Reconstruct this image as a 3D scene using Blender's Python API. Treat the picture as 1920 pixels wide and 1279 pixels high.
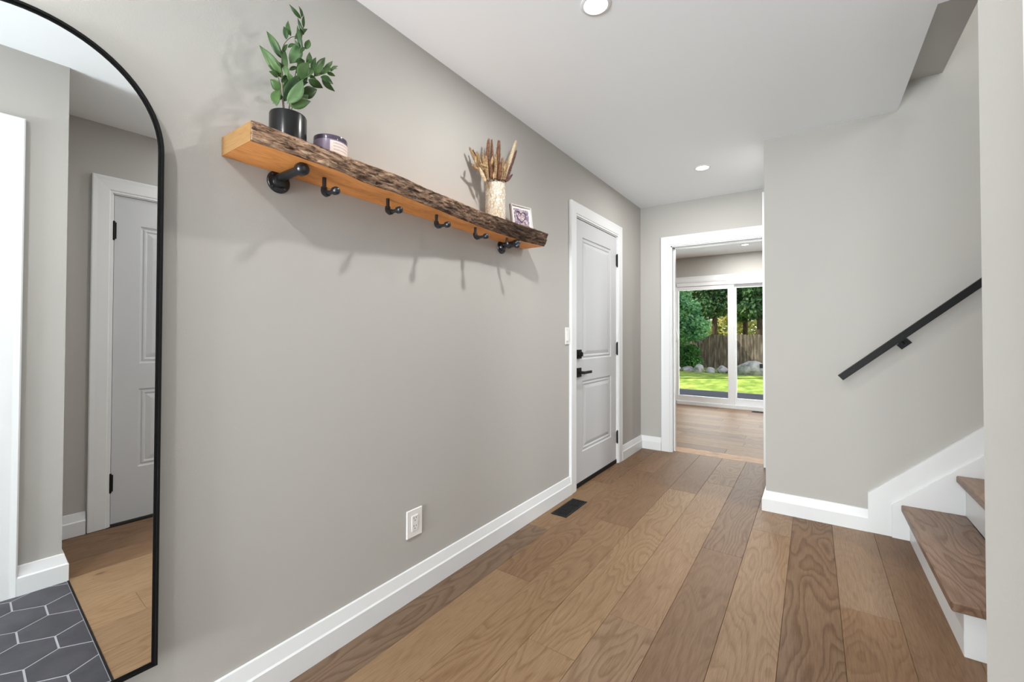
import bpy, bmesh, math, random
from mathutils import Vector, Matrix

# ------------------------------------------------------------------ clear
for o in list(bpy.data.objects):
    bpy.data.objects.remove(o, do_unlink=True)
scene = bpy.context.scene
COL = scene.collection

# ------------------------------------------------------------------ camera
CAM = Vector((1.4434, 0.0, 1.1469))
C_R = Vector((0.8206556, 0.5714157, 0.0029053))
C_U = Vector((0.0064540, -0.0143528, 0.9998762))
C_F = Vector((-0.5713866, 0.8205353, 0.0154667))
FPX, CXP, CYP = 809.82, 960.0, 614.16
cam_data = bpy.data.cameras.new('camera')
cam = bpy.data.objects.new('camera', cam_data)
COL.objects.link(cam)
cam.matrix_world = Matrix(((C_R.x, C_U.x, -C_F.x, CAM.x), (C_R.y, C_U.y, -C_F.y, CAM.y),
                           (C_R.z, C_U.z, -C_F.z, CAM.z), (0, 0, 0, 1)))
cam_data.sensor_fit = 'HORIZONTAL'
cam_data.sensor_width = 36.0
cam_data.lens = FPX / 1920.0 * 36.0
cam_data.shift_y = (CYP - 639.5) / 1920.0
cam_data.clip_start = 0.01
cam_data.clip_end = 300
scene.camera = cam

def at(x, y, ax, v):
    """pixel of the 1920x1279 photograph -> point where its ray meets the plane ax = v"""
    d = C_R * ((x - CXP) / FPX) + C_U * ((CYP - y) / FPX) + C_F
    i = 'xyz'.index(ax)
    return CAM + d * ((v - CAM[i]) / d[i])

# ------------------------------------------------------------------ light
scene.view_settings.view_transform = 'Standard'
scene.view_settings.look = 'None'
scene.view_settings.exposure = 0.27
scene.view_settings.gamma = 1.0
scene.view_settings.use_curve_mapping = False

world = bpy.data.worlds.new('sky')
scene.world = world
world.use_nodes = True
wn = world.node_tree.nodes
wl = world.node_tree.links
wn.clear()
sky = wn.new('ShaderNodeTexSky')
sky.sky_type = 'NISHITA'
sky.sun_disc = False
sky.sun_elevation = math.radians(48)
sky.sun_rotation = math.radians(110)
bg = wn.new('ShaderNodeBackground')
bg.inputs['Strength'].default_value = 0.26
wo = wn.new('ShaderNodeOutputWorld')
hsv = wn.new('ShaderNodeHueSaturation')
hsv.inputs['Saturation'].default_value = 0.45
wl.new(sky.outputs[0], hsv.inputs['Color'])
wl.new(hsv.outputs[0], bg.inputs[0])
wl.new(bg.outputs[0], wo.inputs[0])

def light(name, kind, loc, direction, energy, color=(1, 1, 1), **kw):
    d = bpy.data.lights.new(name, kind)
    d.energy = energy
    d.color = color
    for k, v in kw.items():
        setattr(d, k, v)
    o = bpy.data.objects.new(name, d)
    COL.objects.link(o)
    o.location = loc
    o.rotation_euler = Vector(direction).to_track_quat('-Z', 'Y').to_euler()
    return o

SUN_DIR = (0.62, 0.42, -0.85)
light('sun', 'SUN', (0, 0, 12), SUN_DIR, 5.5, (1.0, 0.94, 0.82), angle=0.009)
# daylight entering by the glazed front door and its sidelight behind the camera
light('front_door_daylight', 'AREA', (0.72, -4.12, 0.85), (0, 1, 0.38), 310, (0.93, 0.97, 1.0),
      shape='RECTANGLE', size=1.25, size_y=1.4)
# daylight entering by the sliding patio door of the back room
light('patio_door_daylight', 'AREA', (0.42, 8.0, 1.0), (0, -1, -0.05), 34, (0.96, 0.985, 1.0),
      shape='RECTANGLE', size=1.7, size_y=1.8)
# fill lamp inside an added, unseen window, to brighten stairs and hall
light('stair_fill_light', 'AREA', (5.14, 2.8, 3.75), (-1, 0, -0.25), 90, (0.95, 0.98, 1.0),
      shape='RECTANGLE', size=0.8, size_y=1.2)

ZC = 2.44          # ceiling height
YB = 4.374         # back wall of the hall
YS = 3.2917        # stair wall
XS = 1.1842        # outer corner of the stair wall
XR = 1.530         # wall beside the camera
YC = 0.3876        # its outer corner
XF = 2.1436        # recessed wall with the closet door
YSL = 7.48         # patio door wall
TBB = 0.022        # baseboard thickness

# ------------------------------------------------------------------ materials
def new_mat(name):
    m = bpy.data.materials.new(name)
    m.use_nodes = True
    nt = m.node_tree
    nt.nodes.clear()
    out = nt.nodes.new('ShaderNodeOutputMaterial')
    bs = nt.nodes.new('ShaderNodeBsdfPrincipled')
    nt.links.new(bs.outputs[0], out.inputs[0])
    return m, nt, bs

def srgb(r, g, b):
    f = lambda c: (c / 255 / 12.92) if c / 255 <= 0.04045 else ((c / 255 + 0.055) / 1.055) ** 2.4
    return (f(r), f(g), f(b), 1.0)

def nd(nt, typ, **kw):
    n = nt.nodes.new(typ)
    for k, v in kw.items():
        if k in n.inputs.keys() if hasattr(n.inputs, 'keys') else False:
            n.inputs[k].default_value = v
        else:
            setattr(n, k, v)
    return n

def simple(name, col, rough=0.5, metal=0.0, bump=0.0, bscale=200.0, var=0.0, vscale=3.0, spec=None):
    m, nt, bs = new_mat(name)
    bs.inputs['Base Color'].default_value = col
    bs.inputs['Roughness'].default_value = rough
    bs.inputs['Metallic'].default_value = metal
    if spec is not None:
        bs.inputs['Specular IOR Level'].default_value = spec
    tc = nt.nodes.new('ShaderNodeTexCoord')
    if var:
        nz = nt.nodes.new('ShaderNodeTexNoise')
        nz.inputs['Scale'].default_value = vscale
        nz.inputs['Detail'].default_value = 4
        nt.links.new(tc.outputs['Object'], nz.inputs['Vector'])
        mx = nt.nodes.new('ShaderNodeMix')
        mx.data_type = 'RGBA'
        mx.inputs['A'].default_value = tuple(c * (1 - var) for c in col[:3]) + (1,)
        mx.inputs['B'].default_value = tuple(min(1, c * (1 + var)) for c in col[:3]) + (1,)
        nt.links.new(nz.outputs['Fac'], mx.inputs['Factor'])
        nt.links.new(mx.outputs['Result'], bs.inputs['Base Color'])
    if bump:
        nb = nt.nodes.new('ShaderNodeTexNoise')
        nb.inputs['Scale'].default_value = bscale
        nb.inputs['Detail'].default_value = 3
        nt.links.new(tc.outputs['Object'], nb.inputs['Vector'])
        bp = nt.nodes.new('ShaderNodeBump')
        bp.inputs['Strength'].default_value = bump
        bp.inputs['Distance'].default_value = 0.002
        nt.links.new(nb.outputs['Fac'], bp.inputs['Height'])
        nt.links.new(bp.outputs[0], bs.inputs['Normal'])
    return m

def math_node(nt, op, a=None, b=None, va=0.0, vb=0.0):
    n = nt.nodes.new('ShaderNodeMath')
    n.operation = op
    n.inputs[0].default_value = va
    n.inputs[1].default_value = vb
    if a is not None:
        nt.links.new(a, n.inputs[0])
    if b is not None:
        nt.links.new(b, n.inputs[1])
    return n.outputs[0]

def wood(name, rough=0.42, grain=1.0, scale=1.0, dark=0.62, use_object_color=True, base=None, knots=True,
         long_axis='y'):
    """oak-like grain: contour lines of a stretched noise, long axis along local y (or x)"""
    m, nt, bs = new_mat(name)
    L = nt.links
    tc = nt.nodes.new('ShaderNodeTexCoord')
    oi = nt.nodes.new('ShaderNodeObjectInfo')
    off = nt.nodes.new('ShaderNodeCombineXYZ')
    r1 = math_node(nt, 'MULTIPLY', oi.outputs['Random'], None, vb=37.0)
    r2 = math_node(nt, 'MULTIPLY', oi.outputs['Random'], None, vb=91.0)
    L.new(r1, off.inputs[0]); L.new(r2, off.inputs[1])
    add = nt.nodes.new('ShaderNodeVectorMath'); add.operation = 'ADD'
    L.new(tc.outputs['Object'], add.inputs[0]); L.new(off.outputs[0], add.inputs[1])
    def mapped(sx, sy, sz=1.0):
        mp = nt.nodes.new('ShaderNodeMapping')
        if long_axis == 'x':
            sx, sy = sy, sx
        mp.inputs['Scale'].default_value = (sx * scale, sy * scale, sz * scale)
        L.new(add.outputs[0], mp.inputs[0])
        return mp.outputs[0]
    # broad growth-ring field
    n1 = nt.nodes.new('ShaderNodeTexNoise')
    n1.inputs['Scale'].default_value = 1.0; n1.inputs['Detail'].default_value = 1.5
    n1.inputs['Roughness'].default_value = 0.45
    L.new(mapped(6.0, 1.35, 6.0), n1.inputs['Vector'])
    nw = nt.nodes.new('ShaderNodeTexNoise')
    nw.inputs['Scale'].default_value = 1.0; nw.inputs['Detail'].default_value = 3
    L.new(mapped(40.0, 12.0, 40), nw.inputs['Vector'])
    f = math_node(nt, 'MULTIPLY', n1.outputs['Fac'], None, vb=17.0)
    w = math_node(nt, 'MULTIPLY', nw.outputs['Fac'], None, vb=0.55)
    f = math_node(nt, 'ADD', f, w)
    fr = math_node(nt, 'FRACT', f)
    ramp = nt.nodes.new('ShaderNodeValToRGB')
    e = ramp.color_ramp.elements
    e[0].position = 0.0; e[0].color = (0, 0, 0, 1)
    e[1].position = 1.0; e[1].color = (0, 0, 0, 1)
    a = e.new(0.16); a.color = (1, 1, 1, 1)
    a = e.new(0.60); a.color = (0.85, 0.85, 0.85, 1)
    L.new(fr, ramp.inputs[0])
    # strength of the ring pattern varies from plank to plank
    rs = math_node(nt, 'FRACT', math_node(nt, 'MULTIPLY', oi.outputs['Random'], None, vb=7.31))
    rstr = math_node(nt, 'MULTIPLY_ADD', rs, None, vb=0.62 * grain)
    rstr.node.inputs[2].default_value = 0.16 * grain
    # fine pores
    n2 = nt.nodes.new('ShaderNodeTexNoise')
    n2.inputs['Scale'].default_value = 1.0; n2.inputs['Detail'].default_value = 4
    n2.inputs['Roughness'].default_value = 0.65
    L.new(mapped(240.0, 9.0, 240), n2.inputs['Vector'])
    # soft cloudy tone
    n3 = nt.nodes.new('ShaderNodeTexNoise')
    n3.inputs['Scale'].default_value = 1.0; n3.inputs['Detail'].default_value = 2
    L.new(mapped(7.0, 1.6, 7), n3.inputs['Vector'])
    if use_object_color:
        colsrc = oi.outputs['Color']
    else:
        rgb = nt.nodes.new('ShaderNodeRGB'); rgb.outputs[0].default_value = base
        colsrc = rgb.outputs[0]
    def darken(src, fac_socket, tint):
        mx = nt.nodes.new('ShaderNodeMix'); mx.data_type = 'RGBA'; mx.blend_type = 'MULTIPLY'
        L.new(fac_socket, mx.inputs['Factor']); L.new(src, mx.inputs['A'])
        mx.inputs['B'].default_value = tint
        return mx.outputs['Result']
    inv = math_node(nt, 'SUBTRACT', None, ramp.outputs[0], va=1.0)
    c = darken(colsrc, math_node(nt, 'MULTIPLY', inv, rstr), (dark * 0.85, dark * 0.7, dark * 0.55, 1))
    pr = nt.nodes.new('ShaderNodeMapRange')
    pr.inputs['From Min'].default_value = 0.42; pr.inputs['From Max'].default_value = 0.75
    pr.inputs['To Max'].default_value = 0.95 * grain
    L.new(n2.outputs['Fac'], pr.inputs[0])
    c = darken(c, pr.outputs[0], (0.66, 0.58, 0.5, 1))
    pr3 = nt.nodes.new('ShaderNodeMapRange')
    pr3.inputs['From Min'].default_value = 0.35; pr3.inputs['From Max'].default_value = 0.7
    pr3.inputs['To Max'].default_value = 0.45
    L.new(n3.outputs['Fac'], pr3.inputs[0])
    c = darken(c, pr3.outputs[0], (0.80, 0.74, 0.68, 1))
    if knots:
        v = nt.nodes.new('ShaderNodeTexVoronoi')
        v.inputs['Scale'].default_value = 1.0
        L.new(mapped(5.2, 2.6, 1), v.inputs['Vector'])
        k = nt.nodes.new('ShaderNodeMapRange')
        k.inputs['From Min'].default_value = 0.02; k.inputs['From Max'].default_value = 0.085
        k.inputs['To Min'].default_value = 0.75; k.inputs['To Max'].default_value = 0.0
        L.new(v.outputs['Distance'], k.inputs[0])
        # only some cells carry a knot
        g = math_node(nt, 'GREATER_THAN', None, None, vb=0.72)
        sep = nt.nodes.new('ShaderNodeSeparateColor'); L.new(v.outputs['Color'], sep.inputs[0])
        L.new(sep.outputs[0], g.node.inputs[0])
        c = darken(c, math_node(nt, 'MULTIPLY', k.outputs[0], g), (0.30, 0.22, 0.16, 1))
    L.new(c, bs.inputs['Base Color'])
    bs.inputs['Roughness'].default_value = rough
    bs.inputs['Specular IOR Level'].default_value = 0.28
    bp = nt.nodes.new('ShaderNodeBump')
    bp.inputs['Strength'].default_value = 0.12; bp.inputs['Distance'].default_value = 0.001
    L.new(n2.outputs['Fac'], bp.inputs['Height']); L.new(bp.outputs[0], bs.inputs['Normal'])
    return m

M = {}
M['wall'] = simple('greige_wall_paint', (0.458, 0.444, 0.418, 1), 0.75, bump=0.12, bscale=320, var=0.012, vscale=1.2, spec=0.25)
M['ceiling'] = simple('white_ceiling_paint', (0.88, 0.91, 0.935, 1), 0.85, bump=0.08, bscale=260, spec=0.2)
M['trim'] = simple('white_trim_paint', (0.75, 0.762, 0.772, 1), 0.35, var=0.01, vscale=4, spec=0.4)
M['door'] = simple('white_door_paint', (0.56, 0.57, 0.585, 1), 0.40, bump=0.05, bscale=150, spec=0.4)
M['plastic'] = simple('white_plastic', (0.80, 0.79, 0.77, 1), 0.3, spec=0.5)
M['black'] = simple('matte_black_metal', (0.007, 0.007, 0.0075, 1), 0.5, 0.0, bump=0.03, bscale=500, spec=0.22)
M['frame_black'] = simple('black_mirror_frame', (0.006, 0.006, 0.006, 1), 0.45, 0.0, spec=0.2)
M['iron'] = simple('black_iron_pipe', (0.055, 0.058, 0.064, 1), 0.30, 0.8, bump=0.25, bscale=160, var=0.3, vscale=40)
M['mirror'] = simple('silvered_mirror', (0.93, 0.94, 0.94, 1), 0.0, 1.0)
M['grout'] = simple('pale_grey_grout', srgb(172, 172, 178), 0.85, bump=0.2)
M['plank'] = wood('oak_plank', rough=0.50)
M['tread'] = wood('oak_tread', rough=0.38, use_object_color=True, knots=False)
M['subfloor'] = simple('dark_subfloor', srgb(70, 50, 36), 0.9)
M['pine'] = wood('pine_board', rough=0.5, use_object_color=False, base=srgb(250, 172, 98), grain=1.0, dark=0.62, scale=1.6)
M['endgrain'] = wood('pine_end_grain', rough=0.6, use_object_color=False, base=srgb(150, 116, 74), grain=0.9, scale=2.2, knots=False, long_axis='x')

def slate():
    m, nt, bs = new_mat('dark_slate_tile')
    L = nt.links
    tc = nt.nodes.new('ShaderNodeTexCoord'); oi = nt.nodes.new('ShaderNodeObjectInfo')
    n = nt.nodes.new('ShaderNodeTexNoise'); n.inputs['Scale'].default_value = 9; n.inputs['Detail'].default_value = 5
    v = nt.nodes.new('ShaderNodeVectorMath'); v.operation = 'ADD'
    cx = nt.nodes.new('ShaderNodeCombineXYZ')
    L.new(math_node(nt, 'MULTIPLY', oi.outputs['Random'], None, vb=50), cx.inputs[0])
    L.new(tc.outputs['Object'], v.inputs[0]); L.new(cx.outputs[0], v.inputs[1]); L.new(v.outputs[0], n.inputs['Vector'])
    r = nt.nodes.new('ShaderNodeValToRGB')
    r.color_ramp.elements[0].position = 0.3; r.color_ramp.elements[0].color = srgb(52, 52, 58)
    r.color_ramp.elements[1].position = 0.75; r.color_ramp.elements[1].color = srgb(78, 76, 82)
    L.new(n.outputs['Fac'], r.inputs[0])
    L.new(r.outputs[0], bs.inputs['Base Color'])
    bs.inputs['Roughness'].default_value = 0.5
    bp = nt.nodes.new('ShaderNodeBump'); bp.inputs['Strength'].default_value = 0.15; bp.inputs['Distance'].default_value = 0.002
    L.new(n.outputs['Fac'], bp.inputs['Height']); L.new(bp.outputs[0], bs.inputs['Normal'])
    return m
M['slate'] = slate()

def bark():
    m, nt, bs = new_mat('live_edge_bark')
    L = nt.links
    tc = nt.nodes.new('ShaderNodeTexCoord')
    def noise(sc, det, sx, sy, sz, rough=0.6):
        mp = nt.nodes.new('ShaderNodeMapping'); mp.inputs['Scale'].default_value = (sx, sy, sz)
        L.new(tc.outputs['Object'], mp.inputs[0])
        n = nt.nodes.new('ShaderNodeTexNoise'); n.inputs['Scale'].default_value = sc; n.inputs['Detail'].default_value = det
        n.inputs['Roughness'].default_value = rough
        n.inputs['Distortion'].default_value = 0.6
        L.new(mp.outputs[0], n.inputs['Vector'])
        return n.outputs['Fac']
    fib = noise(1, 6, 120, 16, 95, 0.7)
    pat = noise(1, 3, 25, 7, 25)
    r = nt.nodes.new('ShaderNodeValToRGB'); e = r.color_ramp.elements
    e[0].position = 0.34; e[0].color = srgb(30, 22, 18)
    e[1].position = 0.66; e[1].color = srgb(214, 186, 158)
    k = e.new(0.42); k.color = srgb(92, 68, 52)
    k = e.new(0.49); k.color = srgb(146, 112, 86)
    k = e.new(0.57); k.color = srgb(178, 146, 118)
    L.new(fib, r.inputs[0])
    # the bark turns almost black towards the far end of the board and in patches
    sep = nt.nodes.new('ShaderNodeSeparateXYZ'); L.new(tc.outputs['Object'], sep.inputs[0])
    g = nt.nodes.new('ShaderNodeMapRange')
    g.inputs['From Min'].default_value = -0.65; g.inputs['From Max'].default_value = 0.60
    g.inputs['To Min'].default_value = 0.0; g.inputs['To Max'].default_value = 0.80
    L.new(sep.outputs[1], g.inputs[0])
    pm = nt.nodes.new('ShaderNodeMapRange')
    pm.inputs['From Min'].default_value = 0.45; pm.inputs['From Max'].default_value = 0.66
    L.new(pat, pm.inputs[0])
    s = math_node(nt, 'ADD', g.outputs[0], math_node(nt, 'MULTIPLY', pm.outputs[0], None, vb=0.55))
    s.node.use_clamp = True
    mx = nt.nodes.new('ShaderNodeMix'); mx.data_type = 'RGBA'; mx.blend_type = 'MULTIPLY'
    L.new(s, mx.inputs['Factor']); L.new(r.outputs[0], mx.inputs['A']); mx.inputs['B'].default_value = (0.20, 0.17, 0.16, 1)
    L.new(mx.outputs['Result'], bs.inputs['Base Color'])
    bs.inputs['Roughness'].default_value = 0.8
    bp = nt.nodes.new('ShaderNodeBump'); bp.inputs['Strength'].default_value = 0.9; bp.inputs['Distance'].default_value = 0.004
    L.new(fib, bp.inputs['Height']); L.new(bp.outputs[0], bs.inputs['Normal'])
    return m
M['bark'] = bark()

def emissive(name, col, strength):
    m = bpy.data.materials.new(name); m.use_nodes = True
    nt = m.node_tree; nt.nodes.clear()
    o = nt.nodes.new('ShaderNodeOutputMaterial'); e = nt.nodes.new('ShaderNodeEmission')
    e.inputs[0].default_value = col; e.inputs[1].default_value = strength
    nt.links.new(e.outputs[0], o.inputs[0])
    return m
M['lens'] = emissive('lit_lamp_lens', (1.0, 0.97, 0.93, 1), 6.0)

def glass():
    m = bpy.data.materials.new('window_glass'); m.use_nodes = True
    nt = m.node_tree; nt.nodes.clear()
    o = nt.nodes.new('ShaderNodeOutputMaterial')
    t = nt.nodes.new('ShaderNodeBsdfTransparent'); t.inputs[0].default_value = (0.93, 0.95, 0.94, 1)
    g = nt.nodes.new('ShaderNodeBsdfGlossy'); g.inputs['Roughness'].default_value = 0.0
    f = nt.nodes.new('ShaderNodeFresnel'); f.inputs[0].default_value = 1.12      # anti-reflective panes
    mx = nt.nodes.new('ShaderNodeMixShader')
    nt.links.new(f.outputs[0], mx.inputs[0]); nt.links.new(t.outputs[0], mx.inputs[1]); nt.links.new(g.outputs[0], mx.inputs[2])
    nt.links.new(mx.outputs[0], o.inputs[0])
    return m
M['glass'] = glass()

def noise_col(name, cols, scale, rough=0.7, stretch=(1, 1, 1), bump=0.0, rnd=True, detail=5):
    m, nt, bs = new_mat(name)
    L = nt.links
    tc = nt.nodes.new('ShaderNodeTexCoord'); oi = nt.nodes.new('ShaderNodeObjectInfo')
    mp = nt.nodes.new('ShaderNodeMapping'); mp.inputs['Scale'].default_value = stretch
    v = nt.nodes.new('ShaderNodeVectorMath'); v.operation = 'ADD'
    cx = nt.nodes.new('ShaderNodeCombineXYZ')
    L.new(math_node(nt, 'MULTIPLY', oi.outputs['Random'], None, vb=40 if rnd else 0), cx.inputs[0])
    L.new(tc.outputs['Object'], v.inputs[0]); L.new(cx.outputs[0], v.inputs[1])
    L.new(v.outputs[0], mp.inputs[0])
    n = nt.nodes.new('ShaderNodeTexNoise'); n.inputs['Scale'].default_value = scale; n.inputs['Detail'].default_value = detail
    L.new(mp.outputs[0], n.inputs['Vector'])
    r = nt.nodes.new('ShaderNodeValToRGB')
    els = r.color_ramp.elements
    els[0].position = 0.32; els[0].color = cols[0]
    els[1].position = 0.68; els[1].color = cols[-1]
    for i, c in enumerate(cols[1:-1]):
        k = els.new(0.32 + 0.36 * (i + 1) / (len(cols) - 1)); k.color = c
    L.new(n.outputs['Fac'], r.inputs[0]); L.new(r.outputs[0], bs.inputs['Base Color'])
    bs.inputs['Roughness'].default_value = rough
    if bump:
        bp = nt.nodes.new('ShaderNodeBump'); bp.inputs['Strength'].default_value = bump; bp.inputs['Distance'].default_value = 0.01
        L.new(n.outputs['Fac'], bp.inputs['Height']); L.new(bp.outputs[0], bs.inputs['Normal'])
    return m
M['lawn'] = noise_col('mown_lawn', [srgb(112, 140, 52), srgb(150, 172, 70), srgb(186, 196, 96)], 3.0, 0.9, (1, 0.4, 1))
M['deck'] = noise_col('weathered_deck', [srgb(88, 86, 92), srgb(122, 120, 126)], 2.0, 0.8, (0.6, 9, 1))
M['picket'] = noise_col('weathered_fence_wood', [srgb(72, 60, 52), srgb(108, 94, 82), srgb(140, 126, 114)], 3.0, 0.9, (3, 3, 0.6))
M['stone'] = noise_col('grey_stone', [srgb(124, 120, 118), srgb(166, 162, 160), srgb(190, 186, 184)], 4.0, 0.9, bump=0.4)
M['trunk'] = noise_col('tree_bark', [srgb(52, 40, 32), srgb(94, 74, 58)], 5.0, 0.9, (4, 4, 0.6))

def leafmat(name, c1, c2, rough=0.5, trans=0.25, scale=2.0):
    m = noise_col(name, [c1, c2], scale, rough)
    bs = next(n for n in m.node_tree.nodes if n.type == 'BSDF_PRINCIPLED')
    bs.inputs['Specular IOR Level'].default_value = 0.3
    if trans:
        nt = m.node_tree
        out = next(n for n in nt.nodes if n.type == 'OUTPUT_MATERIAL')
        tr = nt.nodes.new('ShaderNodeBsdfTranslucent')
        src = bs.inputs['Base Color'].links[0].from_socket
        nt.links.new(src, tr.inputs[0])
        mx = nt.nodes.new('ShaderNodeMixShader'); mx.inputs[0].default_value = trans
        nt.links.new(bs.outputs[0], mx.inputs[1]); nt.links.new(tr.outputs[0], mx.inputs[2])
        nt.links.new(mx.outputs[0], out.inputs[0])
    return m
M['foliage_cedar'] = leafmat('cedar_foliage', srgb(84, 138, 98), srgb(160, 206, 156), 0.6, 0.3, 1.5)
M['foliage_dark'] = leafmat('dark_conifer_foliage', srgb(50, 86, 56), srgb(112, 146, 96), 0.7, 0.3, 1.2)
M['foliage_sun'] = leafmat('sunlit_foliage', srgb(150, 160, 84), srgb(216, 206, 140), 0.7, 0.4, 1.0)
M['foliage_ivy'] = leafmat('ivy_foliage', srgb(58, 112, 58), srgb(112, 168, 90), 0.6, 0.3, 2.0)
M['leaf'] = leafmat('glossy_green_leaf', srgb(46, 74, 38), srgb(88, 118, 66), 0.42, 0.15, 14)
M['leaf_pale'] = leafmat('pale_green_leaf', srgb(84, 118, 76), srgb(118, 148, 104), 0.45, 0.15, 14)
M['leaf_dark'] = leafmat('dark_green_leaf', srgb(30, 50, 26), srgb(60, 88, 44), 0.40, 0.12, 14)
M['stem'] = simple('brown_green_stem', srgb(86, 78, 52), 0.6)
M['pot'] = simple('satin_black_pot', (0.006, 0.006, 0.006, 1), 0.24, bump=0.02, bscale=80, spec=0.35)
M['soil'] = noise_col('potting_soil', [srgb(34, 26, 20), srgb(70, 54, 40)], 60, 0.95)
M['lavender'] = simple('lavender_glass_jar', srgb(128, 116, 138), 0.25, spec=0.4)
M['lavender_rim'] = simple('smoky_glass_rim', srgb(72, 62, 80), 0.15, spec=0.6)
M['wax'] = simple('lavender_wax', srgb(186, 172, 196), 0.6)

def label_mat():
    m, nt, bs = new_mat('cream_label_with_faint_print')
    L = nt.links
    tc = nt.nodes.new('ShaderNodeTexCoord')
    sep = nt.nodes.new('ShaderNodeSeparateXYZ'); L.new(tc.outputs['UV'], sep.inputs[0])
    # rows of faint illegible print
    rows = math_node(nt, 'SINE', math_node(nt, 'MULTIPLY', sep.outputs[1], None, vb=6.2832 * 4.0))
    rows = math_node(nt, 'GREATER_THAN', rows, None, vb=0.35)
    mp = nt.nodes.new('ShaderNodeMapping'); mp.inputs['Scale'].default_value = (34, 26, 1)
    L.new(tc.outputs['UV'], mp.inputs[0])
    n = nt.nodes.new('ShaderNodeTexNoise'); n.inputs['Scale'].default_value = 1; n.inputs['Detail'].default_value = 1
    L.new(mp.outputs[0], n.inputs['Vector'])
    ch = math_node(nt, 'GREATER_THAN', n.outputs['Fac'], None, vb=0.46)
    inx = math_node(nt, 'MULTIPLY', math_node(nt, 'GREATER_THAN', sep.outputs[0], None, vb=0.12), math_node(nt, 'LESS_THAN', sep.outputs[0], None, vb=0.86))
    iny = math_node(nt, 'MULTIPLY', math_node(nt, 'GREATER_THAN', sep.outputs[1], None, vb=0.12), math_node(nt, 'LESS_THAN', sep.outputs[1], None, vb=0.95))
    f = math_node(nt, 'MULTIPLY', math_node(nt, 'MULTIPLY', rows, ch), math_node(nt, 'MULTIPLY', inx, iny))
    f = math_node(nt, 'MULTIPLY', f, None, vb=0.55)
    mx = nt.nodes.new('ShaderNodeMix'); mx.data_type = 'RGBA'
    mx.inputs['A'].default_value = srgb(226, 212, 206); mx.inputs['B'].default_value = srgb(120, 104, 112)
    L.new(f, mx.inputs['Factor']); L.new(mx.outputs['Result'], bs.inputs['Base Color'])
    bs.inputs['Roughness'].default_value = 0.6
    return m
M['label'] = label_mat()

def pearl():
    m, nt, bs = new_mat('mother_of_pearl_chips')
    L = nt.links
    tc = nt.nodes.new('ShaderNodeTexCoord')
    mp = nt.nodes.new('ShaderNodeMapping'); mp.inputs['Scale'].default_value = (95, 95, 62)
    L.new(tc.outputs['Object'], mp.inputs[0])
    v = nt.nodes.new('ShaderNodeTexVoronoi'); v.inputs['Scale'].default_value = 1
    L.new(mp.outputs[0], v.inputs['Vector'])
    sep = nt.nodes.new('ShaderNodeSeparateColor'); L.new(v.outputs['Color'], sep.inputs[0])
    r = nt.nodes.new('ShaderNodeValToRGB'); e = r.color_ramp.elements
    e[0].position = 0.0; e[0].color = srgb(176, 150, 118)
    e[1].position = 1.0; e[1].color = srgb(210, 202, 188)
    k = e.new(0.15); k.color = srgb(196, 180, 156)
    k = e.new(0.45); k.color = srgb(196, 187, 170)
    L.new(sep.outputs[0], r.inputs[0])
    v2 = nt.nodes.new('ShaderNodeTexVoronoi'); v2.feature = 'DISTANCE_TO_EDGE'; v2.inputs['Scale'].default_value = 1
    L.new(mp.outputs[0], v2.inputs['Vector'])
    ed = nt.nodes.new('ShaderNodeMapRange'); ed.inputs['From Max'].default_value = 0.09
    ed.inputs['To Min'].default_value = 0.75; ed.inputs['To Max'].default_value = 0.0
    L.new(v2.outputs['Distance'], ed.inputs[0])
    mx = nt.nodes.new('ShaderNodeMix'); mx.data_type = 'RGBA'
    L.new(ed.outputs[0], mx.inputs['Factor']); L.new(r.outputs[0], mx.inputs['A']); mx.inputs['B'].default_value = srgb(140, 128, 114)
    L.new(mx.outputs['Result'], bs.inputs['Base Color'])
    rr = math_node(nt, 'MULTIPLY_ADD', sep.outputs[1], None, vb=0.35); rr.node.inputs[2].default_value = 0.12
    L.new(rr, bs.inputs['Roughness'])
    bp = nt.nodes.new('ShaderNodeBump'); bp.inputs['Strength'].default_value = 0.7; bp.inputs['Distance'].default_value = 0.002
    L.new(ed.outputs[0], bp.inputs['Height']); bp.invert = True
    L.new(bp.outputs[0], bs.inputs['Normal'])
    return m
M['pearl'] = pearl()
M['plume_brown'] = noise_col('russet_plume', [srgb(84, 52, 36), srgb(140, 98, 72)], 130, 0.95)
M['plume_tan'] = noise_col('tan_plume', [srgb(126, 98, 68), srgb(182, 154, 116)], 130, 0.95)
M['plume_cream'] = noise_col('cream_plume', [srgb(184, 160, 124), srgb(218, 204, 178)], 130, 0.95)
M['plume_wine'] = noise_col('wine_plume', [srgb(70, 44, 42), srgb(116, 80, 72)], 130, 0.95)
M['pframe'] = simple('pale_silver_picture_frame', srgb(206, 202, 200), 0.35, 0.2)
M['pmat'] = simple('white_picture_mat', srgb(232, 228, 226), 0.7)
M['pedge'] = simple('dark_frame_edge', srgb(96, 88, 84), 0.5)

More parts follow.
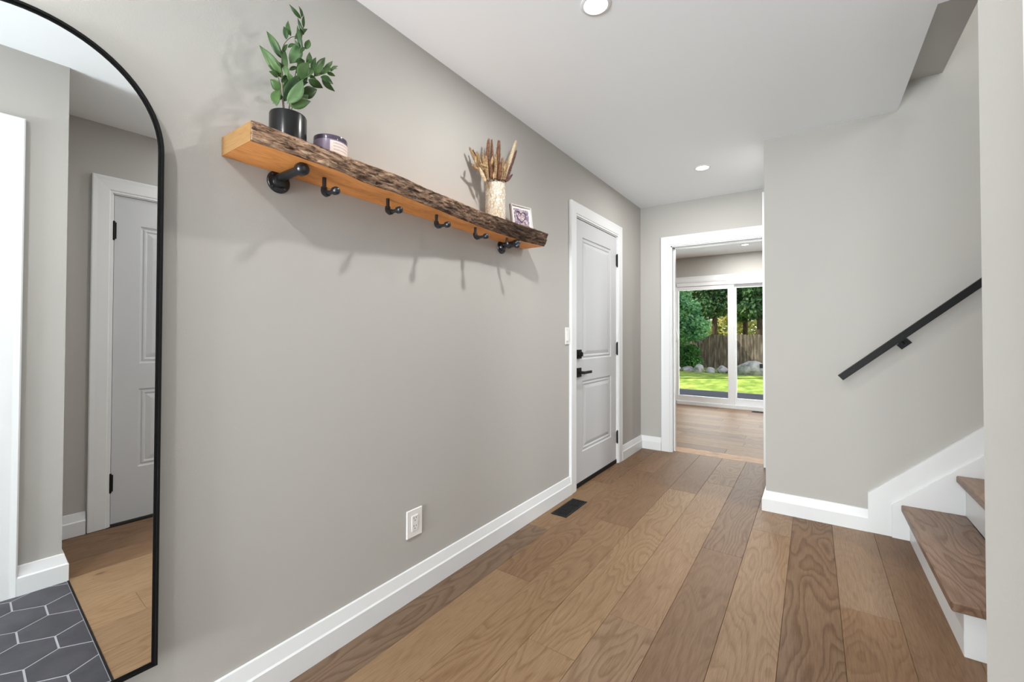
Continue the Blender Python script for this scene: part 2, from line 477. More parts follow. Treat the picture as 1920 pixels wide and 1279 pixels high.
def art():
    m, nt, bs = new_mat('mauve_mosaic_print')
    L = nt.links
    tc = nt.nodes.new('ShaderNodeTexCoord')
    v = nt.nodes.new('ShaderNodeTexVoronoi'); v.inputs['Scale'].default_value = 110
    L.new(tc.outputs['Object'], v.inputs['Vector'])
    sep = nt.nodes.new('ShaderNodeSeparateColor'); L.new(v.outputs['Color'], sep.inputs[0])
    r = nt.nodes.new('ShaderNodeValToRGB'); e = r.color_ramp.elements
    e[0].color = srgb(98, 90, 116); e[1].color = srgb(206, 194, 192)
    k = e.new(0.35); k.color = srgb(132, 120, 150)
    k = e.new(0.65); k.color = srgb(186, 164, 160)
    L.new(sep.outputs[0], r.inputs[0]); L.new(r.outputs[0], bs.inputs['Base Color'])
    bs.inputs['Roughness'].default_value = 0.5
    return m
M['art'] = art()
M['heart'] = simple('dark_heart_outline', srgb(74, 56, 62), 0.6)

# ------------------------------------------------------------------ mesh helpers
class MB:
    def __init__(self):
        self.v = []; self.f = []; self.smooth = False
    def add(self, verts, faces):
        b = len(self.v)
        self.v += [Vector(p) for p in verts]
        self.f += [tuple(b + i for i in fc) for fc in faces]
        return self
    def box(self, a, b, bev=0.0):
        x0, y0, z0 = min(a[0], b[0]), min(a[1], b[1]), min(a[2], b[2])
        x1, y1, z1 = max(a[0], b[0]), max(a[1], b[1]), max(a[2], b[2])
        if bev <= 0:
            self.add([(x0, y0, z0), (x1, y0, z0), (x1, y1, z0), (x0, y1, z0),
                      (x0, y0, z1), (x1, y0, z1), (x1, y1, z1), (x0, y1, z1)],
                     [(0, 3, 2, 1), (4, 5, 6, 7), (0, 1, 5, 4), (1, 2, 6, 5), (2, 3, 7, 6), (3, 0, 4, 7)])
        else:
            bm = bmesh.new()
            bmesh.ops.create_cube(bm, size=1.0)
            for v in bm.verts:
                v.co = Vector(((x0 + x1) / 2 + v.co.x * (x1 - x0), (y0 + y1) / 2 + v.co.y * (y1 - y0), (z0 + z1) / 2 + v.co.z * (z1 - z0)))
            bmesh.ops.bevel(bm, geom=list(bm.edges), offset=bev, segments=1, affect='EDGES', profile=0.5)
            bm.verts.index_update()
            self.add([v.co.copy() for v in bm.verts], [tuple(v.index for v in f.verts) for f in bm.faces])
            bm.free()
        return self
    def prism(self, poly, axis, a, b):
        """poly: 2-D points in the other two axes (cyclic order), extruded along axis from a to b"""
        def pt(p, w):
            return {'x': (w, p[0], p[1]), 'y': (p[0], w, p[1]), 'z': (p[0], p[1], w)}[axis]
        n = len(poly)
        self.add([pt(p, a) for p in poly] + [pt(p, b) for p in poly],
                 [tuple(range(n))[::-1], tuple(range(n, 2 * n))] + [(i, (i + 1) % n, n + (i + 1) % n, n + i) for i in range(n)])
        return self
    def lathe(self, prof, c, axis=(0, 0, 1), seg=32, cap0=True, cap1=True):
        """prof: (radius, height) list along axis from c"""
        ax = Vector(axis).normalized()
        u = ax.orthogonal().normalized(); w = ax.cross(u)
        c = Vector(c)
        vs = []; fs = []
        n = len(prof)
        for r, h in prof:
            for k in range(seg):
                t = 2 * math.pi * k / seg
                vs.append(c + ax * h + (u * math.cos(t) + w * math.sin(t)) * r)
        for i in range(n - 1):
            for k in range(seg):
                k2 = (k + 1) % seg
                fs.append((i * seg + k, i * seg + k2, (i + 1) * seg + k2, (i + 1) * seg + k))
        if cap0:
            fs.append(tuple(range(seg))[::-1])
        if cap1:
            fs.append(tuple((n - 1) * seg + k for k in range(seg)))
        self.add(vs, fs)
        return self
    def tube(self, pts, r, seg=8):
        pts = [Vector(p) for p in pts]
        rs = r if isinstance(r, (list, tuple)) else [r] * len(pts)
        vs = []; fs = []
        up = None
        for i, p in enumerate(pts):
            d = (pts[min(i + 1, len(pts) - 1)] - pts[max(i - 1, 0)]).normalized()
            if up is None:
                up = d.orthogonal().normalized()
            up = (up - d * up.dot(d)).normalized()
            w = d.cross(up)
            for k in range(seg):
                t = 2 * math.pi * k / seg
                vs.append(p + (up * math.cos(t) + w * math.sin(t)) * rs[i])
        for i in range(len(pts) - 1):
            for k in range(seg):
                k2 = (k + 1) % seg
                fs.append((i * seg + k, i * seg + k2, (i + 1) * seg + k2, (i + 1) * seg + k))
        fs.append(tuple(range(seg))[::-1]); fs.append(tuple((len(pts) - 1) * seg + k for k in range(seg)))
        self.add(vs, fs)
        return self
    def sphere(self, c, r, seg=14, rings=8, sc=(1, 1, 1)):
        prof_v = []; fs = []
        c = Vector(c)
        vs = [c + Vector((0, 0, -r * sc[2]))]
        for i in range(1, rings):
            a = -math.pi / 2 + math.pi * i / rings
            for k in range(seg):
                t = 2 * math.pi * k / seg
                vs.append(c + Vector((math.cos(a) * math.cos(t) * r * sc[0], math.cos(a) * math.sin(t) * r * sc[1], math.sin(a) * r * sc[2])))
        vs.append(c + Vector((0, 0, r * sc[2])))
        for k in range(seg):
            fs.append((0, 1 + (k + 1) % seg, 1 + k))
        for i in range(rings - 2):
            for k in range(seg):
                a = 1 + i * seg + k; b = 1 + i * seg + (k + 1) % seg
                fs.append((a, b, b + seg, a + seg))
        t = len(vs) - 1; s = 1 + (rings - 2) * seg
        for k in range(seg):
            fs.append((s + k, s + (k + 1) % seg, t))
        self.add(vs, fs)
        return self
    def sweep(self, path, normal, prof, closed=False):
        """sweep profile (u, v): u sideways (left of travel, in the plane), v along normal; mitred corners"""
        N = Vector(normal).normalized()
        P = [Vector(p) for p in path]
        n = len(P)
        rings = []
        for i in range(n):
            if closed:
                d0 = (P[i] - P[i - 1]).normalized(); d1 = (P[(i + 1) % n] - P[i]).normalized()
            else:
                d0 = (P[i] - P[max(i - 1, 0)]) if i > 0 else (P[1] - P[0])
                d1 = (P[min(i + 1, n - 1)] - P[i]) if i < n - 1 else (P[n - 1] - P[n - 2])
                d0 = d0.normalized(); d1 = d1.normalized()
            s0 = N.cross(d0); s1 = N.cross(d1)
            b = (s0 + s1)
            b = b / max(1e-6, b.dot(s0)) if b.length > 1e-6 else s0
            rings.append([P[i] + b * u + N * v for u, v in prof])
        m = len(prof)
        vs = [q for r in rings for q in r]
        fs = []
        cnt = n if closed else n - 1
        for i in range(cnt):
            j = (i + 1) % n
            for k in range(m):
                k2 = (k + 1) % m
                fs.append((i * m + k, j * m + k, j * m + k2, i * m + k2))
        if not closed:
            fs.append(tuple(range(m))); fs.append(tuple((n - 1) * m + k for k in range(m))[::-1])
        self.add(vs, fs)
        return self
    def mesh(self, name, L=Vector((0, 0, 0)), fix=True):
        me = bpy.data.meshes.new(name)
        me.from_pydata([tuple(p - L) for p in self.v], [], self.f)
        if fix:
            bm = bmesh.new(); bm.from_mesh(me)
            bmesh.ops.recalc_face_normals(bm, faces=bm.faces)
            bm.to_mesh(me); bm.free()
        if self.smooth:
            for poly in me.polygons:
                poly.use_smooth = True
            try:
                me.set_sharp_from_angle(angle=math.radians(40))
            except Exception:
                pass
        me.update()
        return me
    def sm(self):
        self.smooth = True
        return self
    def build(self, name, mat, parent=None, fix=True):
        if parent is not None:
            L = WLOC[parent.name]
            loc = Vector((0, 0, 0))
        else:
            xs = [p.x for p in self.v]; ys = [p.y for p in self.v]; zs = [p.z for p in self.v]
            L = Vector(((min(xs) + max(xs)) / 2, (min(ys) + max(ys)) / 2, min(zs)))
            loc = L
        me = self.mesh(name, L, fix)
        me.materials.append(M[mat] if isinstance(mat, str) else mat)
        o = bpy.data.objects.new(name, me)
        COL.objects.link(o)
        o.location = loc
        if parent is not None:
            o.parent = parent
        WLOC[o.name] = L
        return o
WLOC = {}

def tag(o, label=None, cat=None, group=None, kind=None):
    if label: o['label'] = label
    if cat: o['category'] = cat
    if group: o['group'] = group
    if kind: o['kind'] = kind
    return o

def thing(name, loc, label=None, cat=None, group=None, kind=None):
    o = bpy.data.objects.new(name, None)
    COL.objects.link(o)
    o.location = loc
    o.empty_display_size = 0.05
    WLOC[o.name] = Vector(loc)
    return tag(o, label, cat, group, kind)

def struct(name, mb, mat, label, cat):
    return tag(mb.build(name, mat), label, cat, None, 'structure')

def shade(o):
    for p in o.data.polygons:
        p.use_smooth = True

# ================================================================== STRUCTURE
# door openings
D1 = (2.885, 3.725, 2.035)       # door in the left wall: y0, y1, top
OB = (0.300, 1.100, 2.02)        # opening in the back wall: x0, x1, top
SL = (-0.45, 1.29, 2.00)         # patio slider opening
DC = (0.640, 1.420, 2.035)       # closet door in recessed wall (y0, y1, top)
DR = (-0.66, 0.155, 2.035)       # closet doorway beside the camera
FD = (0.10, 1.35, 2.10)          # front door opening
YFR = -4.00

# ceiling with the stairwell cut out
SWX, SWY0 = 1.852, 2.314
c = MB()
c.box((-0.02, YFR - .1, ZC), (SWX, YB + .12, ZC + .10))
c.box((SWX, YFR - .1, ZC), (XF + .8, SWY0, ZC + .10))
struct('ceiling', c, 'ceiling', 'flat white hall ceiling with recessed lamps and a stairwell opening', 'ceiling')
struct('ceiling_back', MB().box((-2.2, YB + .12, 2.415), (3.6, YSL + .12, 2.515)), 'ceiling', 'white ceiling of the back room beyond the doorway', 'ceiling')

w = MB()
w.box((-.12, YFR - .1, 0), (0, D1[0], ZC))
w.box((-.12, D1[1], 0), (0, YB + .12, ZC))
w.box((-.12, D1[0], D1[2]), (0, D1[1], ZC))
w.box((-.14, D1[0] - .05, 0), (-.12, D1[1] + .05, D1[2] + .05))
struct('wall_left', w, 'wall', 'long greige painted wall carrying the mirror and the shelf', 'wall')

w = MB()
w.box((0, YB, 0), (OB[0], YB + .12, ZC))
w.box((OB[1], YB, 0), (XS + .1, YB + .12, ZC))
w.box((OB[0], YB, OB[2]), (OB[1], YB + .12, ZC))
struct('wall_back', w, 'wall', 'short greige wall around the cased doorway at the hall end', 'wall')

w = MB()
w.box((XS, YS, 0), (XS + .1, YB, ZC))
struct('wall_side', w, 'wall', 'greige wall side running back from the stair wall corner', 'wall')
w = MB()
w.box((XS + .1, YS, 0), (SWX, YS + .1, ZC + .1))
w.box((SWX, YS, 0), (5.2, YS + .1, 5.0))
struct('wall_stair', w, 'wall', 'greige wall rising beside the stairs behind the handrail', 'wall')

# bulkhead over the stairwell edge
struct('wall_bulkhead', MB().box((SWX - .1, SWY0, 2.596), (2.04, YS, 5.0)).box((SWX - .1, SWY0, ZC + .1), (SWX, YS, 2.6)), 'wall',
       'greige bulkhead stepping up over the stairwell opening', 'wall')
w = MB()
w.box((XF, 2.204, 0), (5.2, SWY0, 5.0))
struct('wall_stairside', w, 'wall', 'greige wall enclosing the near side of the stairs', 'wall')
struct('wall_stairend', MB().box((5.2, 2.2, 0), (5.3, YS + .1, 3.1)).box((5.2, 2.2, 4.4), (5.3, YS + .1, 5.0)).box((5.2, 2.2, 3.1), (5.3, 2.38, 4.4)).box((5.2, 3.22, 3.1), (5.3, YS + .1, 4.4)), 'wall', 'greige wall closing the top of the stairwell', 'wall')
struct('ceiling_stair', MB().box((SWX - .1, 2.1, 5.0), (5.3, YS + .1, 5.1)), 'ceiling', 'white ceiling high over the stairwell', 'ceiling')

# wall beside the camera
w = MB()
bm_w = 0.012
w.box((XR, DR[1], 0), (XR + .12, YC, ZC))
w.box((XR, YFR - .1, 0), (XR + .12, DR[0], ZC))
w.box((XR, DR[0], DR[2]), (XR + .12, DR[1], ZC))
w.box((XR + .05, DR[0], 0), (XR + .12, DR[1], DR[2]))
w.box((XR + .12, YC - .12, 0), (XF + .1, YC, ZC))
struct('wall_right', w, 'wall', 'greige entry wall with closet doorway ending at an outer corner', 'wall')
w = MB()
w.box((XF, YC, 0), (XF + .1, DC[0], ZC))
w.box((XF, DC[1], 0), (XF + .1, 2.204, ZC))
w.box((XF, DC[0], DC[2]), (XF + .1, DC[1], ZC))
w.box((XF + .06, DC[0], 0), (XF + .1, DC[1], DC[2]))
struct('wall_recess', w, 'wall', 'recessed greige wall holding the closet door, seen in mirror', 'wall')
w = MB()
w.box((-.12, YFR - .1, 0), (FD[0], YFR, ZC))
w.box((FD[1], YFR - .1, 0), (XR + .12, YFR, ZC))
w.box((FD[0], YFR - .1, FD[2]), (FD[1], YFR, ZC))
struct('wall_front', w, 'wall', 'greige front wall around the glazed front door', 'wall')

# back room
w = MB()
w.box((-2.3, YSL, -.2), (SL[0], YSL + .12, 2.515))
w.box((SL[1], YSL, -.2), (3.7, YSL + .12, 2.515))
w.box((SL[0], YSL, SL[2]), (SL[1], YSL + .12, 2.515))
struct('wall_patio', w, 'wall', 'greige wall of back room around the sliding patio door', 'wall')
struct('wall_backleft', MB().box((-2.3, YB + .12, 0), (-2.2, YSL, 2.515)), 'wall', 'greige side wall of the back room on the door side', 'wall')
struct('wall_backright', MB().box((3.6, YB + .12, 0), (3.7, YSL, 2.515)), 'wall', 'greige side wall of the back room on the stair side', 'wall')
struct('wall_backnear', MB().box((-2.3, YB, 0), (-.12, YB + .12, 2.515)).box((XS + .1, YB, 0), (3.7, YB + .12, 2.515)), 'wall',
       'greige wall of the back room either side of the doorway', 'wall')
# upper storey and roof, which shade the deck
w = MB()
w.box((-5.5, YSL - .02, 2.515), (-2.0, YSL + .14, 5.0))
w.box((-2.0, YSL - .02, 2.515), (5.5, YSL + .14, 5.0))
struct('wall_exterior', w, 'wall', 'upper outside wall of the house over the patio door', 'wall')
struct('roof', MB().box((-6, -6.2, 5.1), (6, 7.95, 5.3)), 'subfloor', 'dark flat roof of the house', 'roof')

# ---- floors
rng = random.Random(4)
floor = struct('floor', MB().box((-.12, 0.411, -.06), (5.2, 4.43, -.014)).box((-2.3, 4.43, -.06), (3.7, YSL + .02, -.014)), 'subfloor',
               'wide brown oak plank floor running down the hall', 'floor')
X0P, PW = -0.030, 0.195
def plank_mesh(wd, ln):
    return MB().box((-wd / 2 + .0004, -ln / 2 + .0004, -.014), (wd / 2 - .0004, ln / 2 - .0004, 0), 0.0011).mesh('plank')
def add_plank(cx, cy, wd, ln, rot, col, parent=floor):
    me = plank_mesh(wd, ln)
    me.materials.append(M['plank'])
    o = bpy.data.objects.new('plank', me)
    COL.objects.link(o)
    o.parent = parent
    o.location = Vector((cx, cy, 0)) - WLOC[parent.name]
    o.rotation_euler[2] = rot
    o.color = col
    return o
TONES = dict(mauve=(142, 120, 104), tan=(168, 140, 112), brown=(152, 122, 96), olive=(160, 132, 104), light=(174, 146, 117),
             pink=(168, 142, 120), dark=(146, 118, 95), mid=(164, 136, 110), rose=(160, 136, 116))
FT = (.88, .865, .825)
COLS = {0: [(0.411, 'brown'), (.72, 'mauve'), (2.22, 'olive'), (3.16, 'brown'), (4.43, None)],
        1: [(0.411, 'tan'), (1.705, 'brown'), (3.62, 'brown'), (4.43, None)],
        2: [(0.411, 'light'), (1.02, 'olive'), (2.518, 'brown'), (4.43, None)],
        3: [(0.411, 'tan'), (1.39, 'light'), (3.33, 'brown'), (4.43, None)],
        4: [(0.411, 'tan'), (0.90, 'pink'), (1.70, 'mid'), (3.635, 'olive'), (4.43, None)],
        5: [(0.411, 'light'), (.58, 'tan'), (.98, 'dark'), (2.515, 'dark'), (4.43, None)],
        6: [(0.411, 'light'), (1.15, 'mid'), (2.927, 'rose'), (4.43, None)],
        7: [(0.411, 'tan'), (1.35, 'dark'), (3.6, 'dark'), (4.43, None)],
        8: [(0.411, 'brown'), (.92, 'brown'), (2.315, 'rose'), (4.43, None)],
        9: [(0.411, 'brown'), (1.30, 'dark'), (4.43, None)],
        10: [(0.411, 'brown'), (1.62, 'dark'), (3.29, None)]}
for ci, segs in COLS.items():
    x0 = X0P + ci * PW
    for (a, t), (b, _) in zip(segs[:-1], segs[1:]):
        if x0 + PW / 2 > XS and b > YS and a < YS:
            if x0 < XS:      # ripped strip that continues beside the side wall
                add_plank((x0 + XS + .03) / 2, (YS + .01 + b) / 2, XS + .03 - x0, b - YS - .01, 0, srgb(*[v * q for v, q in zip(TONES[t], FT)]))
            b = YS + .01
        if a >= YS and x0 + PW / 2 > XS + .05:
            continue
        j = 1 + rng.uniform(-.03, .03)
        add_plank(x0 + PW / 2, (a + b) / 2, PW, b - a, 0, srgb(*[v * j * q for v, q in zip(TONES[t], FT)]))
# back room planks lie across, first one is the threshold
y = 4.43
k = 0
while y < YSL - .01:
    wd = min(.19, YSL + .01 - y)
    if k == 0:
        add_plank((OB[0] + OB[1]) / 2 + .02, y + wd / 2, wd, 1.6, math.pi / 2, srgb(190, 152, 114))
    x = -2.2 - rng.uniform(0, 1.2)
    while x < 3.6 and k > 0:
        ln = rng.uniform(1.5, 2.0)
        a, b = max(x, -2.2), min(x + ln, 3.6)
        if b - a > .08:
            t = TONES[rng.choice(['brown', 'olive', 'tan', 'mid', 'dark', 'tan'])]
            j = rng.uniform(.97, 1.05)
            add_plank((a + b) / 2, y + wd / 2, wd, b - a, math.pi / 2, srgb(*[v * j * q for v, q in zip(t, FT)]))
        x += ln
    y += wd
    k += 1

# entry tiles: regular hexagons, 18 cm across flats, apexes along x
entry = struct('floor_entry', MB().box((-.12, YFR - .1, -.06), (XR + .12, 0.405, -.0009)), 'grout', 'dark hexagon tile floor with pale grout in the entry, seen in mirror', 'floor')
S = 0.1035
def clip_poly(poly, ax, lim, keep_less):
    out = []
    n = len(poly)
    for i in range(n):
        p, q = poly[i], poly[(i + 1) % n]
        ip = (p[ax] <= lim) if keep_less else (p[ax] >= lim)
        iq = (q[ax] <= lim) if keep_less else (q[ax] >= lim)
        if ip: out.append(p)
        if ip != iq:
            t = (lim - p[ax]) / (q[ax] - p[ax])
            out.append((p[0] + t * (q[0] - p[0]), p[1] + t * (q[1] - p[1])))
    return out
HEXC = (1.267, 0.229)        # one tile centre
for iy in range(-9, 4):
    for ix in range(-7, 6):
        cx = HEXC[0] + ix * 3 * S + (1.5 * S if iy % 2 else 0)
        cy = HEXC[1] + iy * (math.sqrt(3) / 2 * S)
        g = S - .0034
        poly = [(cx + g * math.cos(math.pi / 3 * k), cy + g * math.sin(math.pi / 3 * k)) for k in range(6)]
        for ax, lim, less in ((0, 0.0, False), (0, XR, True), (1, -.62, False), (1, 0.402, True)):
            if poly: poly = clip_poly(poly, ax, lim, less)
        if len(poly) < 3: continue
        area = abs(sum(poly[i][0] * poly[(i + 1) % len(poly)][1] - poly[(i + 1) % len(poly)][0] * poly[i][1] for i in range(len(poly)))) / 2
        if area < 2e-4: continue
        MB().prism(poly, 'z', -.008, 0).build('tile', 'slate', entry)
struct('trim_threshold', MB().box((0, .404, -.01), (XR, .410, .0015), .0006), 'black', 'thin black metal strip between the entry tiles and oak planks', 'trim')

# ---- baseboards (profile u = out from wall, v = height)
BBP = [(0, 0), (TBB, 0), (TBB, .078), (.017, .084), (.011, .112), (.008, .126), (0, .128)]
def baseboard(name, path, label):
    # wall on the right of travel: u to the left
    return struct(name, MB().sweep([(p[0], p[1], 0) for p in path], (0, 0, 1), BBP), 'trim', label, 'baseboard')
CW = 0.095      # casing width
baseboard('baseboard_left', [(0, D1[0] - CW + .008), (0, YFR)][::1], 'white bevelled baseboard along the long wall under the shelf')
baseboard('baseboard_back', [(OB[0] - CW + .002, YB), (0, YB), (0, D1[1] + CW - .01)], 'white baseboard turning the hall corner between the two doorways')
baseboard('baseboard_stair', [(1.702, YS), (XS, YS), (XS, YB - .04)][::1], 'white baseboard wrapping the stair wall corner')
baseboard('baseboard_right', [(XR, DR[1] + CW), (XR, YC), (XF, YC), (XF, DC[0] - CW)], 'white baseboard of the entry wall corner, seen in mirror')
baseboard('baseboard_recess', [(XF, DC[1] + CW), (XF, 2.204)], 'white baseboard between closet door and stairs')

# ---- casings
CP = [(0, 0), (0, .012), (.012, .012), (.016, .016), (.07, .018), (.09, .020), (CW, .018), (CW, 0)]
def casing(parent, path, normal):
    return MB().sweep(path, normal, CP).build('casing', 'trim', parent)

def panel_slab(parent, name, face_x, thick, y0, y1, z0, z1, panels, sgn):
    """door leaf in a plane x = face_x whose front looks along sgn*x, with moulded panels"""
    mb = MB()
    ys = sorted({y0, y1} | {p[0] for p in panels} | {p[1] for p in panels})
    zs = sorted({z0, z1} | {p[2] for p in panels} | {p[3] for p in panels})
    for i in range(len(ys) - 1):
        for j in range(len(zs) - 1):
            q = (ys[i], ys[i + 1], zs[j], zs[j + 1])
            if any(abs(q[0] - p[0]) < 1e-6 and abs(q[1] - p[1]) < 1e-6 and q[2] >= p[2] - 1e-6 and q[3] <= p[3] + 1e-6 for p in panels):
                continue
            mb.add([(face_x, q[0], q[2]), (face_x, q[1], q[2]), (face_x, q[1], q[3]), (face_x, q[0], q[3])], [(0, 1, 2, 3)])
    for p in panels:
        prev = None
        for inset, depth in ((0, 0), (.006, -.007), (.014, -.009), (.020, -.004), (.028, -.004), (.036, -.009), (.062, -.002), (.068, -.0015)):
            ring = [(face_x + sgn * depth, p[0] + inset, p[2] + inset), (face_x + sgn * depth, p[1] - inset, p[2] + inset),
                    (face_x + sgn * depth, p[1] - inset, p[3] - inset), (face_x + sgn * depth, p[0] + inset, p[3] - inset)]
            if prev is not None:
                b = len(mb.v)
                mb.add(prev + ring, [(k, (k + 1) % 4, 4 + (k + 1) % 4, 4 + k) for k in range(4)])
            prev = ring
        mb.add(prev, [(0, 1, 2, 3)])
    bx = face_x - sgn * thick
    mb.add([(bx, y0, z0), (bx, y1, z0), (bx, y1, z1), (bx, y0, z1), (face_x, y0, z0), (face_x, y1, z0), (face_x, y1, z1), (face_x, y0, z1)],
           [(0, 1, 2, 3), (0, 1, 5, 4), (1, 2, 6, 5), (2, 3, 7, 6), (3, 0, 4, 7)])
    return mb.build(name, 'door', parent, fix=True)

def hinge(parent, x, y, z, sgn):
    mb = MB().lathe([(.0065, -.052), (.0065, .052)], (x + sgn * .004, y, z), seg=10)
    mb.box((x - .001, y - .012, z - .05), (x + sgn * .003, y + .012, z + .05))
    mb.sphere((x + sgn * .004, y, z + .054), .006, 8, 5).sphere((x + sgn * .004, y, z - .054), .006, 8, 5)
    return mb.sm().build('hinge', 'black', parent)

# door in the left wall
door = thing('door_1', (0, (D1[0] + D1[1]) / 2, 0), 'white two-panel door with black lever and deadbolt in long wall', 'door', None, 'structure')
casing(door, [(0, D1[0] + .006, 0), (0, D1[0] + .006, D1[2] - .006), (0, D1[1] - .006, D1[2] - .006), (0, D1[1] - .006, 0)], (1, 0, 0))
MB().box((-.118, D1[0], 0), (.004, D1[0] + .014, D1[2])).box((-.118, D1[1] - .014, 0), (.004, D1[1], D1[2])).box((-.118, D1[0], D1[2] - .014), (.004, D1[1], D1[2])).build('jamb', 'trim', door)
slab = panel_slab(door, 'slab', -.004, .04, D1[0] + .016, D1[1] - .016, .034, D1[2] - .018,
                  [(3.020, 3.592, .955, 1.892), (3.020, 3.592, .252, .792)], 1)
for z in (1.81, 1.021, .233):
    hinge(door, .002, D1[1] - .012, z, 1)
MB().box((-.05, D1[0] + .015, .002), (.001, D1[1] - .015, .035), .002).build('door_sweep', 'black', door)
db = MB().box((-.004, 2.918, .965), (.010, 2.984, 1.032), .002).lathe([(.024, 0), (.024, .012), (.022, .014)], (.008, 2.951, .9985), (1, 0, 0), 24).sm().build('deadbolt', 'black', door)
MB().box((.018, 2.947, .984), (.036, 2.955, 1.013), .002).build('thumb_turn', 'black', db)
lv = MB().box((-.004, 2.918, .827), (.008, 2.984, .895), .002).lathe([(.011, 0), (.011, .045)], (.006, 2.951, .861), (1, 0, 0), 16).build('lever_rose', 'black', door)
MB().box((.040, 2.940, .851), (.052, 3.078, .871), .002).build('lever', 'black', lv)

# cased doorway at the end of the hall
dw = thing('door_2', ((OB[0] + OB[1]) / 2, YB, 0), 'white cased doorway opening into the back room', 'doorway', None, 'structure')
casing(dw, [(OB[0] + .004, YB, 0), (OB[0] + .004, YB, OB[2] - .004), (OB[1] - .012, YB, OB[2] - .004), (OB[1] - .012, YB, 0)], (0, -1, 0))
jm = MB()
jm.box((OB[0], YB - .004, 0), (OB[0] + .014, YB + .124, OB[2])).box((OB[1] - .014, YB - .004, 0), (OB[1], YB + .124, OB[2])).box((OB[0], YB - .004, OB[2] - .014), (OB[1], YB + .124, OB[2]))
jm.build('jamb', 'trim', dw)
st = MB()
st.box((OB[0] + .014, YB + .05, 0), (OB[0] + .026, YB + .09, OB[2] - .014)).box((OB[0] + .014, YB + .05, OB[2] - .026), (OB[1] - .014, YB + .09, OB[2] - .014))
st.build('door_stop', 'trim', dw)
MB().box((OB[1] - .044, YB + .008, .853), (OB[1] - .012, YB + .05, .890), .002).build('strike_plate', 'black', dw)
struct('trim_1', MB().box((1.088, YB - .058, 0), (XS, YB - .019, 2.392), .002), 'trim', 'tall narrow white filler board beside the back doorway', 'trim')

# closet door in recessed wall (seen in the mirror)
cd = thing('door_3', (XF, (DC[0] + DC[1]) / 2, 0), 'white panelled closet door with black hinges, seen in the mirror', 'door', None, 'structure')
casing(cd, [(XF, DC[1] - .006, 0), (XF, DC[1] - .006, DC[2] - .006), (XF, DC[0] + .006, DC[2] - .006), (XF, DC[0] + .006, 0)], (-1, 0, 0))
MB().box((XF - .004, DC[0], 0), (XF + .06, DC[0] + .012, DC[2])).box((XF - .004, DC[1] - .012, 0), (XF + .06, DC[1], DC[2])).box((XF - .004, DC[0], DC[2] - .012), (XF + .06, DC[1], DC[2])).build('jamb', 'trim', cd)
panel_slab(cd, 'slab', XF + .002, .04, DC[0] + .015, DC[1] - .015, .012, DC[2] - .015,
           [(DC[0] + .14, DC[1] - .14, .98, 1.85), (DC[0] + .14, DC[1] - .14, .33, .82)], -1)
for z in (1.80, .26):
    hinge(cd, XF - .004, DC[0] + .012, z, -1)
ck = MB().lathe([(.026, 0), (.026, .008), (.011, .012), (.011, .05)], (XF + .002, DC[1] - .075, .95), (-1, 0, 0), 20).sm().build('handle_rose', 'black', cd)
MB().box((XF - .056, DC[1] - .20, .94), (XF - .044, DC[1] - .062, .96), .002).build('lever', 'black', ck)

# closet doorway beside the camera
er = thing('door_4', (XR, (DR[0] + DR[1]) / 2, 0), 'white cased entry closet door, its casing seen in the mirror', 'door', None, 'structure')
casing(er, [(XR, DR[1], 0), (XR, DR[1], DR[2]), (XR, DR[0], DR[2]), (XR, DR[0], 0)], (-1, 0, 0))
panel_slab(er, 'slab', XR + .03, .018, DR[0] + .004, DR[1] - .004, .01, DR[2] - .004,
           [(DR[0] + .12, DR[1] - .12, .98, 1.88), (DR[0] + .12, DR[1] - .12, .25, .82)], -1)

# glazed front door behind the camera
fdr = thing('door_5', ((FD[0] + FD[1]) / 2, YFR, 0), 'glazed white front door with sidelight behind the camera', 'door', None, 'structure')
fm = MB()
for a, b in ((FD[0], FD[0] + .10), (.93, 1.03), (FD[1] - .06, FD[1])):
    fm.box((a, YFR - .08, 0), (b, YFR - .03, FD[2]), .002)
fm.box((FD[0], YFR - .078, 0), (FD[1], YFR - .032, .18), .002).box((FD[0], YFR - .078, FD[2] - .12), (FD[1], YFR - .032, FD[2]), .002)
fm.build('frame', 'door', fdr)
MB().box((FD[0] + .10, YFR - .058, .18), (.93, YFR - .052, FD[2] - .12)).build('pane', 'glass', fdr)
MB().box((1.03, YFR - .058, .18), (FD[1] - .06, YFR - .052, FD[2] - .12)).build('pane', 'glass', fdr)
MB().box((.85, YFR - .03, .93), (.93, YFR - .022, 1.03), .002).lathe([(.01, 0), (.01, .05)], (.89, YFR - .024, .98), (0, 1, 0), 12).box((.77, YFR + .018, .97), (.90, YFR + .03, .99), .002).build('lever_handle', 'black', fdr)
casing(fdr, [(FD[1], YFR, 0), (FD[1], YFR, FD[2]), (FD[0], YFR, FD[2]), (FD[0], YFR, 0)], (0, 1, 0))

